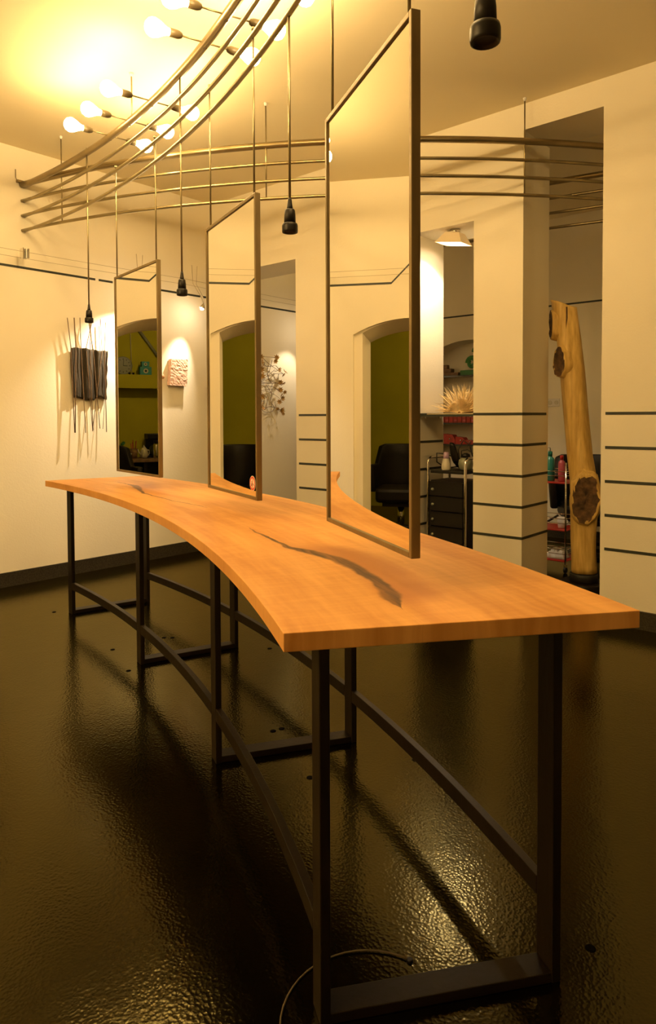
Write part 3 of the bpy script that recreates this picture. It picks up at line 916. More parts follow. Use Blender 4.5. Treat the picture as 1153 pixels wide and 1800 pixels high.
leaves = [(210, 300, 1), (230, 420, 1.3), (220, 560, 1.2), (230, 700, 1.3), (520, 320, 1), (500, 390, .9), (570, 560, .9), (680, 600, 1), (650, 660, .8), (600, 810, 1), (650, 830, .8), (600, 960, 1), (680, 1000, .8), (610, 1060, .8), (640, 1130, 1), (570, 1200, .9), (620, 1370, 1.1), (650, 1430, .7), (230, 1100, 1.1), (240, 1210, 1), (240, 1320, 1), (540, 1330, .7), (120, 420, 1.2), (110, 760, 1.2), (120, 1150, 1.2), (60, 560, 1.1)]
for x, y, s in leaves:
    leaf(Wp(*zw(x, y), .06 + rl.uniform(-.015, .015)), .040 * s, rl.uniform(0, 6.28), rl.uniform(-1.0, 1.0), MB()).build('leaf', 'leaf', dw)

# ------------------------------------------------------------------ standing trunk in the tall opening
lg = thing('standing_trunk', 'tall peeled tree trunk with dark cut knots standing in the tall opening', 'trunk', (4.60, 1.724, 0))
XL_ = 4.60
cen = [(1.724, .165, .082), (1.726, .30, .080), (1.727, .42, .081), (1.722, .55, .086), (1.716, .66, .090), (1.730, .80, .088), (1.757, .957, .083), (1.778, 1.15, .081), (1.797, 1.343, .079), (1.816, 1.55, .079), (1.838, 1.731, .080), (1.862, 1.88, .080), (1.884, 2.035, .081)]
NS, NR = 48, 24
vs, fs = [], []
for i in range(NS + 1):
    f_ = i / NS * (len(cen) - 1); k = min(int(f_), len(cen) - 2); r_ = f_ - k
    r_ = r_
    y = cen[k][0] * (1 - r_) + cen[k + 1][0] * r_; z = cen[k][1] * (1 - r_) + cen[k + 1][1] * r_; rad = cen[k][2] * (1 - r_) + cen[k + 1][2] * r_
    for j in range(NR):
        an = 2 * PI * j / NR
        rr2 = rad * (1 + .045 * math.sin(3 * an + i * .12) + .03 * math.sin(5 * an - i * .2) + .012 * math.sin(9 * an + i * .5))
        dz = 0
        if i == NS: dz = -.030 - .034 * math.cos(an - 2.0) * 1.0 * -1 - .02
        if i == NS - 1: dz = (.02 * math.cos(an - 2.0)) - .02
        vs.append((XL_ + rr2 * math.cos(an), y + rr2 * math.sin(an), z + dz))
for i in range(NS):
    for j in range(NR):
        j2 = (j + 1) % NR
        fs.append((i * NR + j, i * NR + j2, (i + 1) * NR + j2, (i + 1) * NR + j))
mb = MB().add(vs, fs, True)
mb.f.append([k for k in range(NR)][::-1]); mb.s.append(False)
mb.f.append([NS * NR + k for k in range(NR)]); mb.s.append(False)
trunk = mb.build('trunk', 'log', lg)
# split crack near the top
tocam = Vector((-4.6, -1.85, 0)).normalized()
side = Vector((-tocam.y, tocam.x, 0))
cr_ = MB()
cr_.add([Vector((XL_, 1.856, 1.955)) + tocam * .0815 + side * .006, Vector((XL_, 1.856, 1.955)) + tocam * .0815 - side * .004, Vector((XL_, 1.846, 1.80)) + tocam * .0815 - side * .012, Vector((XL_, 1.856, 1.955)) + tocam * .06, Vector((XL_, 1.846, 1.80)) + tocam * .06],
        [(0, 1, 2), (0, 2, 4, 3), (1, 3, 4, 2), (0, 3, 1)])
cr_.build('split', 'knot', lg)


def knot(c, nrm, a, b_, ln, name='knot'):
    c = Vector(c); nrm = Vector(nrm).normalized()
    w = nrm
    v = Vector((0, 0, 1)); v = (v - w * v.dot(w)).normalized(); u = v.cross(w)
    n = 22
    collar = MB()
    ring = []
    rk = random.Random(int(a * 1e4))
    jit = [rk.uniform(.93, 1.07) for _ in range(n)]
    for (s, d) in ((1.20, -ln), (1.12, -ln * .45), (1.06, -.004), (1.0, .004), (.86, .001)):
        ring.append([c + u * (a * s * jit[k] * math.cos(2 * PI * k / n)) + v * (b_ * s * jit[k] * math.sin(2 * PI * k / n)) + w * d for k in range(n)])
    vs = [q for r__ in ring for q in r__]
    fs = [(i * n + k, i * n + (k + 1) % n, (i + 1) * n + (k + 1) % n, (i + 1) * n + k) for i in range(4) for k in range(n)]
    st = collar.add(vs, fs, True).build('branch_stub', 'log', lg)
    vs, fs = [], []
    for i, s in enumerate((1.02, .82, .6, .38, .18)):
        for k in range(n):
            vs.append(c + u * (a * s * jit[k] * math.cos(2 * PI * k / n)) + v * (b_ * s * jit[k] * math.sin(2 * PI * k / n)) + w * (.004 + rk.uniform(-.006, .005) - .010 * (i > 1)))
    vs.append(c - w * .008)
    for i in range(4):
        for k in range(n):
            fs.append((i * n + k, i * n + (k + 1) % n, (i + 1) * n + (k + 1) % n, (i + 1) * n + k))
    fs += [(4 * n + k, 4 * n + (k + 1) % n, len(vs) - 1) for k in range(n)]
    MB().add(vs, fs, True).build('cut_face', 'knot', st)


sl_ = side if side.y > 0 else -side


def on_trunk(z, yc, dr, out):
    return Vector((XL_, yc, z)) + Vector((dr.x, dr.y, 0)).normalized() * out


d1_ = sl_ * .97 + tocam * .22
knot(on_trunk(1.845, 1.858, d1_, .098), d1_, .050, .098, .06)
d2_ = sl_ * .74 + tocam * .68
knot(on_trunk(1.585, 1.822, d2_, .104), d2_, .056, .098, .06)
d3_ = tocam + Vector((0, 0, -.05))
knot(on_trunk(.672, 1.716, tocam, .106), d3_, .088, .165, .05)
pe = thing('round_pedestal', 'dark round stepped pedestal under the tree trunk', 'pedestal', (4.60, 1.724, 0))
MB().lathe([(.150, 0), (.152, .01), (.150, .095), (.142, .104)], 32, (4.60, 1.724, 0)).build('lower_drum', 'darksteel', pe)
MB().lathe([(.092, .104), (.092, .155), (.088, .160)], 32, (4.60, 1.724, 0)).build('upper_disc', 'darkrubber', pe)

# ------------------------------------------------------------------ shelf and paper book in the narrow opening
sh = thing('glass_shelf', 'dark glass shelf spanning the narrow opening under the paper book', 'shelf', (4.32, 2.52, 1.215))
MB().box((4.16, 2.287, 1.2205), (4.47, 2.758, 1.2375)).build('shelf_plate', 'inlay', sh)
for y in (2.292, 2.748):
    for x in (4.22, 4.42):
        MB().box((x - .006, y - .005, 1.208), (x + .006, y + .005, 1.2205)).build('shelf_pin', 'chrome', sh)
bk = thing('shredded_book', 'open book fanned upright with pages shredded into long paper strips', 'book', (4.32, 2.47, 1.238))
sp = Vector((4.28, 2.475, 1.242))
rb = random.Random(11)
MB().box((4.20, 2.30, 1.2382), (4.44, 2.72, 1.2425)).build('cover', 'paper', bk)
for k in range(30):
    an = R(8 + 164 * k / 29)
    ln = .090 + rb.uniform(-.004, .004)
    d = Vector((0, math.cos(an), math.sin(an) * .95))
    n_ = Vector((0, -d.z, d.y)).normalized()
    ra_ = Vector((1, 0, 0))
    MB().obox(sp + d * (ln / 2 + .012) + Vector((.03, 0, .004)), (d, n_, ra_), (ln / 2, .0006, .075)).build('page', 'paper', bk)
mb = MB()
for k in range(260):
    an = R(rb.uniform(4, 172))
    st_ = sp + Vector((rb.uniform(-.045, .105), math.cos(an) * .085, math.sin(an) * .085 + .006))
    ln = rb.uniform(.08, .17) * (1.0 if an > R(120) or an < R(60) else .8)
    d = Vector((rb.uniform(-.25, .25), math.cos(an) + rb.uniform(-.25, .25), math.sin(an) + rb.uniform(-.15, .3))).normalized()
    if st_.y + d.y * ln < 2.31:
        ln = max(.02, (2.31 - st_.y) / d.y * .95) if d.y < 0 else ln
    w = Vector((rb.uniform(-1, 1), rb.uniform(-1, 1), rb.uniform(-1, 1))).cross(d).normalized() * rb.uniform(.0015, .003)
    mid = st_ + d * ln * .55 + Vector((0, 0, rb.uniform(-.006, .010)))
    end = st_ + d * ln + Vector((0, 0, rb.uniform(-.03, .012)))
    for q in (mid, end):
        q.z = max(q.z, 1.246)
        if q.x > 4.19: q.y = min(q.y, 2.752)
    nn = w.cross(d).normalized() * .0008
    mb.add([st_ - w, st_ + w, mid + w, mid - w, end, st_ + nn, mid + nn], [(0, 1, 2, 3), (3, 2, 4), (0, 5, 6, 3), (1, 2, 6, 5), (3, 6, 4), (2, 4, 6)])
o = mb.build('paper_strips', 'paper', bk)
o['kind'] = 'stuff'

# ------------------------------------------------------------------ niche of the back room
for z, lb in ((1.675, 'upper dark niche shelf carrying the green scroll'), (1.150, 'middle dark niche shelf carrying the row of red boxes'), (.910, 'lower dark niche shelf carrying red packets and bottles')):
    s_ = thing('niche_shelf', lb, 'shelf', (XF + .13, 3.77, z), group='dark shelves in the niche')
    MB().box((XF + .005, 3.295, z - .016), (XF + .258, 4.245, z)).build('shelf_board', 'glassdark', s_)
    for y in (3.30, 4.23):
        MB().box((XF + .02, y - .003, z - .045), (XF + .20, y + .006, z - .016)).build('shelf_bracket', 'steel', s_)
sc_ = thing('green_scroll_ornament', 'green carved scroll ornament on the upper niche shelf', 'ornament', (XF + .11, 3.75, 1.675))
MB().box((XF + .09, 3.60, 1.675), (XF + .15, 3.93, 1.735)).build('plinth', 'greenpaint', sc_, bevel=.008)
for cy_, cz_, r0 in ((3.785, 1.815, .070), (3.70, 1.93, .075)):
    pts, rs = [], []
    for k in range(34):
        an = k * .42; rr3 = r0 * (1 - k / 40)
        pts.append((XF + .11 - .0008 * k, cy_ + rr3 * math.cos(an), cz_ + rr3 * math.sin(an))); rs.append(.019 * (1 - k / 60))
    MB().tube(pts, rs, 8).build('scroll', 'greenpaint', sc_)
MB().sphere((XF + .11, 3.705, 1.79), .062, 14, 8, (.6, 1, 1.1)).build('scroll_foot', 'greenpaint', sc_)
br = thing('brown_carved_ornament', 'brown carved stepped ornament left of the green scroll on the upper niche shelf', 'ornament', (XF + .1, 4.06, 1.675))
MB().box((XF + .07, 3.94, 1.675), (XF + .15, 4.17, 1.715)).build('base', 'oldwood', br, bevel=.006)
MB().box((XF + .075, 4.03, 1.715), (XF + .145, 4.17, 1.760)).build('middle_step', 'oldwood', br, bevel=.008)
MB().box((XF + .08, 4.09, 1.760), (XF + .14, 4.17, 1.805)).build('top_step', 'oldwood', br, bevel=.008)
mask = None
# row of red boxes
for k in range(9):
    y = 4.13 - k * .055
    o = thing('product_box', 'small red product box in the tight row on the middle niche shelf', 'box', (XF + .09, y, 1.150), group='red boxes on the middle niche shelf')
    h = .066 + .004 * ((k * 7) % 3)
    MB().box((XF + .05, y - .025, 1.1502), (XF + .13, y + .025, 1.150 + h)).build('carton', 'red', o, bevel=.001)
    MB().box((XF + .0495, y - .018, 1.165), (XF + .0505, y + .012, 1.185)).build('print_panel', 'pink' if k % 2 else 'redshelf', o)
for (y, w, h, lb, mt_) in ((4.04, .15, .115, 'flat red carton at the left of the lower niche shelf', 'red'), (3.90, .12, .085, 'red tilted packet with shiny caps on the lower niche shelf', 'redshelf'), (3.785, .10, .05, 'low red packet beside the bottles on the lower niche shelf', 'red')):
    o = thing('product_packet', lb, 'box', (XF + .09, y, .910))
    MB().prism([(y - w / 2, .9102), (y + w / 2, .9102), (y + w / 2, .910 + h), (y - w / 2 + w * .25, .910 + h * .9), (y - w / 2, .910 + h * .45)], pn, .05, .14).build('packet', mt_, o, bevel=.002)
    MB().sphere((XF + .045, y - .01, .910 + h * .5), .011, 10, 6).build('cap', 'chrome', o)


def bottle(name, label, loc, r_, h, mt_, capm, cat='bottle', pump=False, group=None):
    t = thing(name, label, cat, loc, group=group)
    MB().lathe([(r_ * .9, 0), (r_, .006), (r_, h * .68), (r_ * .85, h * .76), (r_ * .42, h * .82), (r_ * .42, h * .84)], 20).build('body', mt_, t, world=False)
    MB().lathe([(r_ * .5, h * .84), (r_ * .5, h * .97), (r_ * .42, h)], 16).build('cap', capm, t, world=False)
    if pump:
        MB().tube([(0, 0, h), (0, 0, h * 1.10), (-.012, 0, h * 1.13), (-.045, .004, h * 1.12)], .0045, 8).build('pump_spout', 'white', t, world=False)
    return t


bottle('spray_can', 'grey aerosol can on the lower niche shelf', (XF + .10, 3.735, .9105), .026, .20, 'bluegrey', 'inlay')
bottle('bottle', 'blue grey bottle at the right end of the lower niche shelf', (XF + .10, 3.665, .9105), .030, .20, 'bluegrey', 'white')

# ------------------------------------------------------------------ black drawer trolley
tr = thing('drawer_trolley', 'black salon drawer trolley with chrome tube handles standing in the narrow opening', 'trolley', (4.36, 2.57, 0))
x0, x1, y0, y1 = 4.22, 4.52, 2.415, 2.723
for y in (y0, y1):
    pts = [(x0, y, .075), (x0, y, .88)] + [(x0 + .045 - .045 * math.cos(R(a)), y, .88 + .045 * math.sin(R(a))) for a in (30, 60, 90)] + [(x1 - .045, y, .925)] + [(x1 - .045 + .045 * math.sin(R(a)), y, .88 + .045 * math.cos(R(a))) for a in (30, 60, 90)] + [(x1, y, .075)]
    MB().tube(pts, .011, 10).build('tube_frame', 'chrome', tr)
    for x in (x0, x1):
        MB().lathe([(.028, -.012), (.030, 0), (.028, .012)], 16, (x, y, .0305), ((1, 0, 0), (0, 0, 1), (0, 1, 0))).build('caster', 'darkrubber', tr)
        MB().box((x - .010, y - .016, .055), (x + .010, y + .016, .078)).build('caster_fork', 'chrome', tr)
MB().box((x0 + .012, y0 + .012, .812), (x1 - .012, y1 - .012, .833)).build('top_tray', 'blackplastic', tr, bevel=.004)
MB().box((x0 + .02, y0 + .014, .12), (x1 - .02, y1 - .014, .760)).build('cabinet_body', 'blackplastic', tr)
for k in range(5):
    z1_ = .752 - k * .1085
    dr = MB().box((x0 - .008, y0 + .016, z1_ - .101), (x0 + .02, y1 - .016, z1_)).build('drawer', 'blackplastic', tr, bevel=.003)
    MB().box((x0 - .014, y0 + .020, z1_ - .006), (x0 - .007, y1 - .020, z1_ + .001)).build('drawer_lip', 'darksteel', dr)
    MB().sphere((x0 - .014, y1 - .048, z1_ - .055), .011, 12, 8).build('knob', 'greygreen', dr)
MB().box((x0 + .02, y0 + .002, .30), (x1 - .02, y0 + .012, .75)).build('side_panel', 'blackplastic', tr)
sb_ = thing('spray_bottle', 'lilac topped pale spray bottle on the black trolley', 'bottle', (4.275, 2.603, .8335))
MB().lathe([(.030, 0), (.034, .008), (.034, .035), (.026, .075), (.022, .085)], 20).build('body', 'ceramic', sb_, world=False)
MB().lathe([(.022, .085), (.020, .105), (.018, .128), (.012, .132)], 18).build('collar', 'lilac', sb_, world=False)
dl = thing('hair_dryer', 'black hair dryer lying nose up on the black trolley', 'hair dryer', (4.38, 2.60, .8335))
MB().lathe([(.024, 0), (.030, .02), (.032, .07), (.027, .12), (.020, .15)], 20, (4.37, 2.575, .880), ((.8, 0, -.6), (0, 1, 0), (-.2, .12, .95))).build('barrel', 'blackplastic', dl)
MB().tube([(4.375, 2.58, .89), (4.42, 2.595, .862), (4.46, 2.60, .850)], .015, 10).build('grip', 'blackplastic', dl)
MB().tube([(4.45, 2.60, .85), (4.36, 2.66, .842), (4.28, 2.685, .89), (4.27, 2.68, .955), (4.31, 2.64, .95), (4.36, 2.60, .93)], .005, 6).build('cord', 'darkrubber', dl)
kt = thing('steam_appliance', 'dark round hairdressing appliance with looped cable on the trolley', 'appliance', (4.36, 2.492, .8335))
MB().lathe([(.034, 0), (.048, .012), (.054, .045), (.049, .075), (.032, .088), (.020, .092)], 22).build('body', 'greygreen', kt, world=False)
MB().lathe([(.034, .095), (.030, .115), (.012, .125)], 16).build('lid', 'blackplastic', kt, world=False)
MB().tube([(.0, .05, .06), (-.02, .05, .15), (0, .02, .215), (.01, -.025, .185), (.02, -.048, .09)], .005, 6).build('cable_loop', 'darkrubber', kt, world=False)
MB().tube([(.01, .045, .09), (-.01, .03, .14), (0, -.015, .15), (.02, -.05, .12), (.02, -.06, .06)], .004, 6).build('cable_loop', 'darkrubber', kt, world=False)

# ------------------------------------------------------------------ wire cart behind the trunk
ca = thing('wire_cart', 'narrow chrome wire cart with red shelves between pillar and trunk', 'cart', (5.30, 2.24, 0))
cx0, cx1, cy0, cy1 = 5.18, 5.46, 2.085, 2.42
for x in (cx0, cx1):
    for y in (cy0, cy1):
        MB().tube([(x, y, .062), (x, y, .86)], .007, 8).build('post', 'chrome', ca)
        MB().lathe([(.022, -.01), (.024, 0), (.022, .01)], 14, (x, y, .0245), ((1, 0, 0), (0, 0, 1), (0, 1, 0))).build('caster', 'darkrubber', ca)
        MB().box((x - .006, y - .013, .046), (x + .006, y + .013, .066)).build('caster_fork', 'chrome', ca)
for z in (.705, .335, .095):
    MB().box((cx0, cy0, z - .012), (cx1, cy1, z)).build('shelf_tray', 'redshelf', ca, bevel=.003)
    for dz in (.05, .085):
        for a, b_ in (((cx0, cy0), (cx0, cy1)), ((cx1, cy0), (cx1, cy1)), ((cx0, cy0), (cx1, cy0)), ((cx0, cy1), (cx1, cy1))):
            MB().tube([(*a, z + dz), (*b_, z + dz)], .003, 6).build('guard_wire', 'chrome', ca)
bottle('pump_bottle', 'teal pump bottle on the top tray of the wire cart', (5.28, 2.255, .7055), .036, .235, 'teal', 'teal', pump=True)
bottle('shampoo_bottle', 'rose bottle with a red cap on the wire cart', (5.27, 2.155, .7055), .028, .205, 'pink', 'redshelf')
bottle('lotion_bottle', 'pale bottle partly behind the pillar on the wire cart', (5.24, 2.33, .7055), .032, .17, 'ceramic', 'white')
cu = thing('white_cup', 'white cup on the middle tray of the wire cart', 'cup', (5.27, 2.155, .3355))
MB().lathe([(.024, 0), (.026, .004), (.034, .085), (.031, .085), (.024, .01), (1e-6, .008)], 20).build('cup_body', 'white', cu, world=False)
MB().tube([(0, -.033, .07), (0, -.052, .06), (0, -.05, .03), (0, -.029, .022)], .004, 6).build('cup_handle', 'white', cu, world=False)
bs = thing('hair_brush', 'dark round hairbrush on the middle tray of the wire cart', 'brush', (5.26, 2.31, .3355))
MB().lathe([(.012, 0), (.026, .02), (.028, .10), (.014, .12)], 14, (5.26, 2.28, .364), ((1, 0, 0), (0, 0, 1), (0, 1, 0))).build('bristle_drum', 'darkrubber', bs)
MB().tube([(5.26, 2.285, .364), (5.36, 2.22, .42)], .009, 8).build('handle', 'blackplastic', bs)
tw_ = thing('crumpled_towel', 'crumpled pale paper towel on the bottom tray of the wire cart', 'towel', (5.28, 2.19, .0955))
vs, fs = [], []
rg = random.Random(5)
n = 9
for j in range(n):
    for i in range(n):
        e_ = min(i, j, n - 1 - i, n - 1 - j)
        vs.append((-.07 + .14 * i / (n - 1), -.08 + .16 * j / (n - 1), (.004 if e_ == 0 else rg.uniform(.02, .075))))
for j in range(n - 1):
    for i in range(n - 1):
        fs.append((j * n + i, j * n + i + 1, (j + 1) * n + i + 1, (j + 1) * n + i))
edge = list(range(n)) + [j * n + n - 1 for j in range(1, n)] + [(n - 1) * n + i for i in range(n - 2, -1, -1)] + [j * n for j in range(n - 2, 0, -1)]
fs.append(tuple(edge[::-1]))
MB().add(vs, fs).build('paper_sheet', 'white', tw_, world=False)
MB().box((-.05, -.05, 0), (.05, .05, .02)).build('folded_base', 'white', tw_, world=False)

# wall socket plate on the outer wall
ws = thing('wall_socket', 'white double switch plate on the back room wall beside the trunk', 'socket', (XF, 2.79, 1.355))
MB().box((XF - .010, 2.745, 1.315), (XF, 2.875, 1.395)).build('plate', 'white', ws, bevel=.003)
for y in (2.777, 2.843):
    MB().lathe([(.022, 0), (.020, .004)], 20, (XF - .010, y, 1.355), ((0, 1, 0), (0, 0, 1), (-1, 0, 0))).build('insert', 'ceramic', ws)


# ------------------------------------------------------------------ salon chairs
def salon_chair(loc, rz, label):
    t = thing('salon_chair', label, 'chair', loc, rz, group='black salon chairs')
    MB().lathe([(.30, 0), (.30, .012), (.26, .022), (.05, .034), (.045, .05)], 32).build('round_base', 'darksteel', t, world=False)
    MB().lathe([(.036, .034), (.036, .30)], 18).build('column', 'chrome', t, world=False)
    MB().box((-.17, -.20, .28), (.17, .20, .32)).build('seat_plate', 'darksteel', t, world=False)
    MB().box((-.235, -.26, .32), (.235, .24, .46)).build('seat', 'leather', t, bevel=.035, world=False)
    # wrapping backrest
    vs, fs = [], []
    n = 16
    for lay in range(2):
        for j in range(5):
            z = .40 + .47 * j / 4
            for i in range(n + 1):
                an = R(-8 + 196 * i / n)
                rr4 = (.30 if lay == 0 else .245) + .02 * j / 4
                bulge = 1.0
                zz = z
                if abs(i - n / 2) > n * .28: zz = .40 + (.27) * j / 4
                elif abs(i - n / 2) > n * .20: zz = .40 + .45 * j / 4
                vs.append((rr4 * math.cos(an) * 1.06, rr4 * math.sin(an) * .95 + .02, zz))
    w = n + 1
    o = 5 * w
    for j in range(4):
        for i in range(n):
            q = (j * w + i, j * w + i + 1, (j + 1) * w + i + 1, (j + 1) * w + i)
            fs += [q, tuple(o + k for k in q[::-1])]
    for i in range(n):
        fs += [(i, i + 1, o + i + 1, o + i), (4 * w + i, 4 * w + i + 1, o + 4 * w + i + 1, o + 4 * w + i)]
    for j in range(4):
        fs += [(j * w, (j + 1) * w, o + (j + 1) * w, o + j * w), (j * w + n, (j + 1) * w + n, o + (j + 1) * w + n, o + j * w + n)]
    MB().add(vs, fs, True).build('backrest_shell', 'leather', t, bevel=.012, world=False)
    MB().box((-.15, -.44, .10), (.15, -.30, .13)).build('footrest', 'darksteel', t, bevel=.005, world=False)
    MB().tube([(0, -.03, .12), (0, -.20, .10), (0, -.34, .112)], .014, 8).build('footrest_arm', 'chrome', t, world=False)
    return t


ch = salon_chair((1.82, 6.50, 0), R(0), 'black leather salon chair in the green room, seen in the mirrors')
c2 = dup(ch); c2.location = (6.02, 2.22, 0); c2.rotation_euler = (0, 0, R(-60)); ch.scale = (1.02, 1.02, 1.065); c2['label'] = 'black leather salon chair behind the tree trunk in the back room'

# ------------------------------------------------------------------ green room things seen in the mirrors
GX = lambda x: x
ckx = 1.226
ck = thing('wall_clock', 'round pale wall clock above the ledge of the green room', 'clock', (ckx, GY, 1.90))
axc = ((1, 0, 0), (0, 0, 1), (0, -1, 0))
MB().lathe([(.118, 0), (.118, .025), (.106, .030), (.104, .022)], 36, (ckx, GY, 1.90), axc).build('clock_rim', 'greygreen', ck)
MB().lathe([(.105, .0), (.105, .020)], 36, (ckx, GY, 1.90), axc).build('clock_dial', 'clockface', ck)
for k in range(12):
    an = 2 * PI * k / 12
    MB().obox((ckx + .084 * math.cos(an), GY - .0215, 1.90 + .084 * math.sin(an)), ((math.cos(an), 0, math.sin(an)), (0, 1, 0), (-math.sin(an), 0, math.cos(an))), (.009, .001, .004)).build('hour_mark', 'inlay', ck)
for an, ln, w in ((R(183), .055, .004), (R(96), .075, .003)):
    MB().obox((ckx + ln / 2 * math.cos(an), GY - .023, 1.90 + ln / 2 * math.sin(an)), ((math.cos(an), 0, math.sin(an)), (0, 1, 0), (-math.sin(an), 0, math.cos(an))), (ln / 2, .0008, w)).build('clock_hand', 'inlay', ck)
for (x, z, w, h, lb) in ((.968, 1.7755, .075, .106, 'larger cyan printed box on the green room ledge'), (.971, 1.8825, .049, .068, 'smaller cyan printed box stacked on the larger one')):
    t = thing('printed_box', lb, 'box', (x, GY - .12, z), group='cyan boxes on the ledge')
    MB().box((x - w, GY - .17, z), (x + w, GY - .09, z + h)).build('carton', 'cyan', t, bevel=.001)
    MB().lathe([(h * .3, 0), (h * .3, .001)], 20, (x, GY - .17, z + h / 2), axc).build('print_disc', 'clockface', t)
    MB().lathe([(h * .15, 0), (h * .15, .0016)], 16, (x, GY - .17, z + h / 2), axc).build('print_dot', 'inlay', t)
for x, lb in ((1.12, 'tiny dark cup nearer the cyan boxes on the green room ledge'), (1.17, 'tiny dark cup nearer the clock on the green room ledge')):
    t = thing('small_cup', lb, 'cup', (x, GY - .13, 1.7755), group='tiny cups on the ledge')
    MB().lathe([(.012, 0), (.017, .03), (.014, .03), (.010, .004), (1e-6, .004)], 14).build('cup_body', 'blackplastic', t, world=False)
    MB().lathe([(.0145, .024), (.0145, .026)], 14).build('coffee_surface', 'oldwood', t, world=False)
# diagonal pipe and thin cable
dp = thing('diagonal_bar', 'dark diagonal pipe on the green back wall above the ledge', 'bar', (.88, GY - .03, 1.9))
MB().tube([(1.11, GY - .03, 2.498), (.67, GY - .03, 1.90)], .019, 10).build('bar', 'greygreen', dp)  # slim dark tube laid along the diagonal dark band
for f_ in (.25, .75):
    MB().obox((1.11 - .44 * f_, GY - .013, 2.498 - .598 * f_), ((1, 0, 0), (0, 1, 0), (0, 0, 1)), (.02, .012, .012)).build('bar_clip', 'steel', dp)
cb = thing('lamp_cable', 'thin pale cable hanging down the green back wall beside the clock', 'cable', (1.12, GY - .02, 1.78))
MB().tube([(1.13, GY - .012, 2.60), (1.125, GY - .012, 2.2), (1.113, GY - .012, 1.78)], .004, 6).build('cable', 'ceramic', cb)
MB().box((1.115, GY - .02, 2.58), (1.145, GY, 2.62)).build('cable_clip', 'white', cb)
# counter with tea things
ctn = thing('tea_counter', 'dark low counter along the green back wall', 'counter', (1.07, 8.30, 0))
MB().box((.50, 8.05, .66), (1.65, GY - .01, .70)).build('worktop', 'oldwood', ctn, bevel=.004)
for x in (.54, 1.07, 1.61):
    MB().box((x - .02, 8.08, 0), (x + .02, GY - .02, .66)).build('side_panel', 'blackplastic', ctn)
MB().box((.57, 8.56, .10), (1.58, 8.575, .66)).build('back_panel', 'blackplastic', ctn)
th = thing('thermos_flask', 'slim steel thermos flask at the front of the green room counter', 'flask', (.925, 8.12, .7005))
MB().lathe([(.034, 0), (.036, .006), (.036, .17), (.028, .19)], 20).build('flask_body', 'chrome', th, world=False)
MB().lathe([(.029, .19), (.029, .225), (.024, .23)], 18).build('flask_cap', 'blackplastic', th, world=False)
cf = thing('coffee_maker', 'black filter coffee maker on the green room counter', 'coffee maker', (.895, 8.40, .7005))
MB().box((-.09, -.10, 0), (.09, .10, .03)).build('hot_plate', 'blackplastic', cf, bevel=.006, world=False)
MB().box((-.09, .03, .03), (.09, .10, .24)).build('water_tank', 'blackplastic', cf, bevel=.006, world=False)
MB().box((-.09, -.10, .24), (.09, .10, .31)).build('filter_head', 'blackplastic', cf, bevel=.010, world=False)
MB().lathe([(.055, .031), (.065, .05), (.060, .13), (.045, .16)], 20, (0, -.035, 0)).build('glass_jug', 'glassdark', cf, world=False)
tp = thing('cream_teapot', 'cream ceramic teapot on the green room counter', 'teapot', (1.045, 8.26, .7005))
MB().lathe([(.05, 0), (.075, .02), (.082, .07), (.062, .12), (.035, .14)], 22).build('pot_body', 'ceramic', tp, world=False)
MB().lathe([(.037, .14), (.030, .15), (.010, .158), (.012, .172), (1e-6, .178)], 18).build('pot_lid', 'ceramic', tp, world=False)
MB().tube([(.07, 0, .05), (.11, 0, .08), (.125, 0, .12)], [.018, .012, .009], 10).build('spout', 'ceramic', tp, world=False)
MB().tube([(-.06, 0, .11), (-.105, 0, .105), (-.11, 0, .06), (-.075, 0, .03)], .008, 8).build('pot_handle', 'ceramic', tp, world=False)
pc_ = thing('pen_pot', 'brown pot holding red pens on the green room counter', 'pot', (1.165, 8.30, .7005))
MB().lathe([(.05, 0), (.062, .13), (.056, .13), (.046, .01), (1e-6, .008)], 18).build('pot', 'oldwood', pc_, world=False)
for k in range(5):
    an = k * 1.3
    MB().tube([(.02 * math.cos(an), .02 * math.sin(an), .012), (.045 * math.cos(an), .045 * math.sin(an), .20 + .012 * k)], .006, 6).build('pen', 'red' if k != 2 else 'blackplastic', pc_, world=False)
bw = thing('cream_bowl', 'wide cream bowl at the left of the green room counter', 'bowl', (1.285, 8.18, .7005))
MB().lathe([(.04, 0), (.05, .008), (.10, .06), (.115, .09), (.108, .09), (.09, .055), (1e-6, .02)], 24).build('bowl_body', 'ceramic', bw, world=False)
MB().lathe([(.032, -.0), (.036, .006)], 18).build('foot_ring', 'ceramic', bw, world=False)
gp = thing('leafy_pot_plant', 'small dark green leafy pot plant on the green room counter', 'plant', (1.35, 8.46, .7005))
MB().lathe([(.04, 0), (.055, .09), (.05, .09), (1e-6, .075)], 16).build('plant_pot', 'oldwood', gp, world=False)
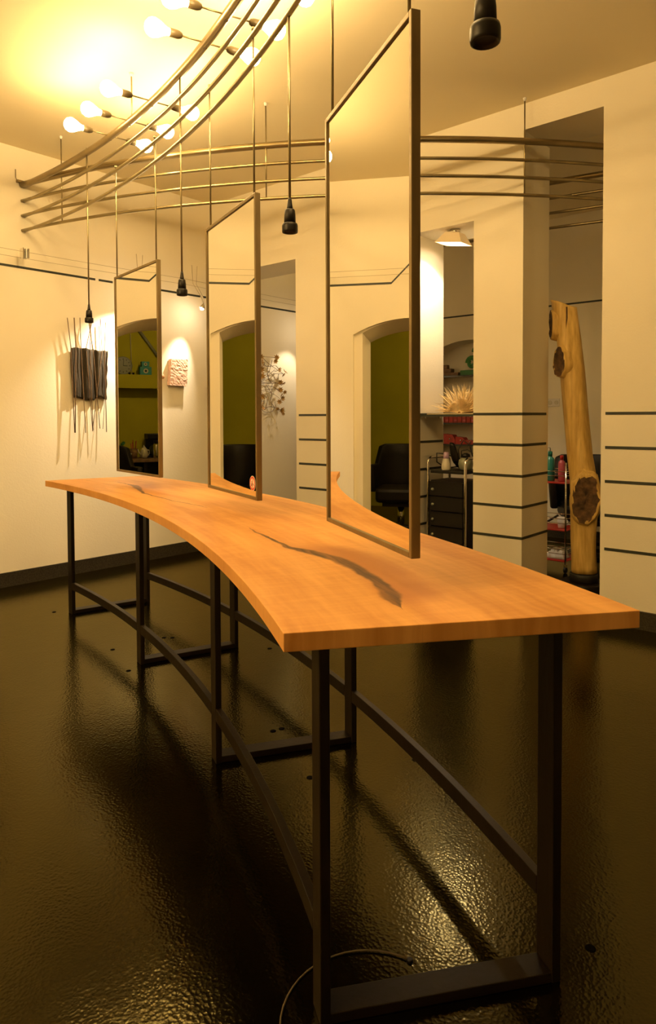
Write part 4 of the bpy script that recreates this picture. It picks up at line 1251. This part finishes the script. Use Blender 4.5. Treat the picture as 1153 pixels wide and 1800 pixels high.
for k in range(12):
    an = k * 2.4; r_ = .03 + .006 * (k % 5)
    leaf((r_ * 1.6 * math.cos(an), r_ * 1.4 * math.sin(an), .13 + .016 * (k % 6)), .035, an, .4 - .1 * k, MB()).build('leaf', 'greenpaint', gp, world=False)
tp.scale = (.62, .75, .95); pc_.scale = (.8, .8, .95); bw.scale = (.62, .62, .8)
# unseen bulb added to brighten the green room
gl = thing('added_green_lamp', 'added unseen bare bulb under the green room ceiling out of the mirrors view', 'lamp', (0.9, 6.6, 2.7))
MB().lathe([(.03, 0), (.03, .03), (.02, .04)], 14, (0, 0, -.06)).build('lamp_holder', 'socket', gl, world=False)
MB().lathe([(r_, -z_ - .06) for r_, z_ in bulb_profile()][::-1], 18).build('light_bulb', 'bulbaddgreen', gl, world=False)

# ------------------------------------------------------------------ small things on the floor
fc_ = thing('loose_cord', 'thin pale cord lying in a loop around the near left table leg', 'cord', (1.065, .826, 0))
pts = [(1.065 + .183 * math.cos(R(a)), .826 + .178 * math.sin(R(a)), .0035) for a in range(8, 215, 8)]
MB().tube(pts, .0020, 6).build('cord', 'cordgrey', fc_)
MB().lathe([(.008, 0), (.006, .006)], 12, (*pts[0][:2], .0)).build('cord_end', 'blackplastic', fc_)
plugs = [(2.073, 4.11, 'beside the far left table leg'), (1.934, 3.206, 'left of the second left table leg, toward the far wall'), (1.821, 2.879, 'just left of the second left table leg'), (2.226, 3.163, 'left one of the pair inside the second leg frame'),
         (2.257, 3.127, 'right one of the pair inside the second leg frame'), (1.833, 1.893, 'left one of the pair behind the third leg frame'), (1.869, 1.882, 'right one of the pair behind the third leg frame'), (1.674, 1.551, 'under the table in front of the third leg frame'),
         (2.007, 1.347, 'right of the table below the right stretcher'), (1.549, .558, 'right of the near right table leg'), (2.485, 2.588, 'right of the second right table leg')]
for x, y, lb in plugs:
    t = thing('floor_plug', 'small dark floor plug ' + lb, 'floor plug', (x, y, 0), group='anchor plugs in the floor')
    MB().lathe([(.012, 0), (.012, .0012), (.0085, .0022)], 14).build('rim', 'hole', t, world=False)
    MB().lathe([(.0085, .0012), (.006, .0026)], 12).build('plug', 'hole', t, world=False)
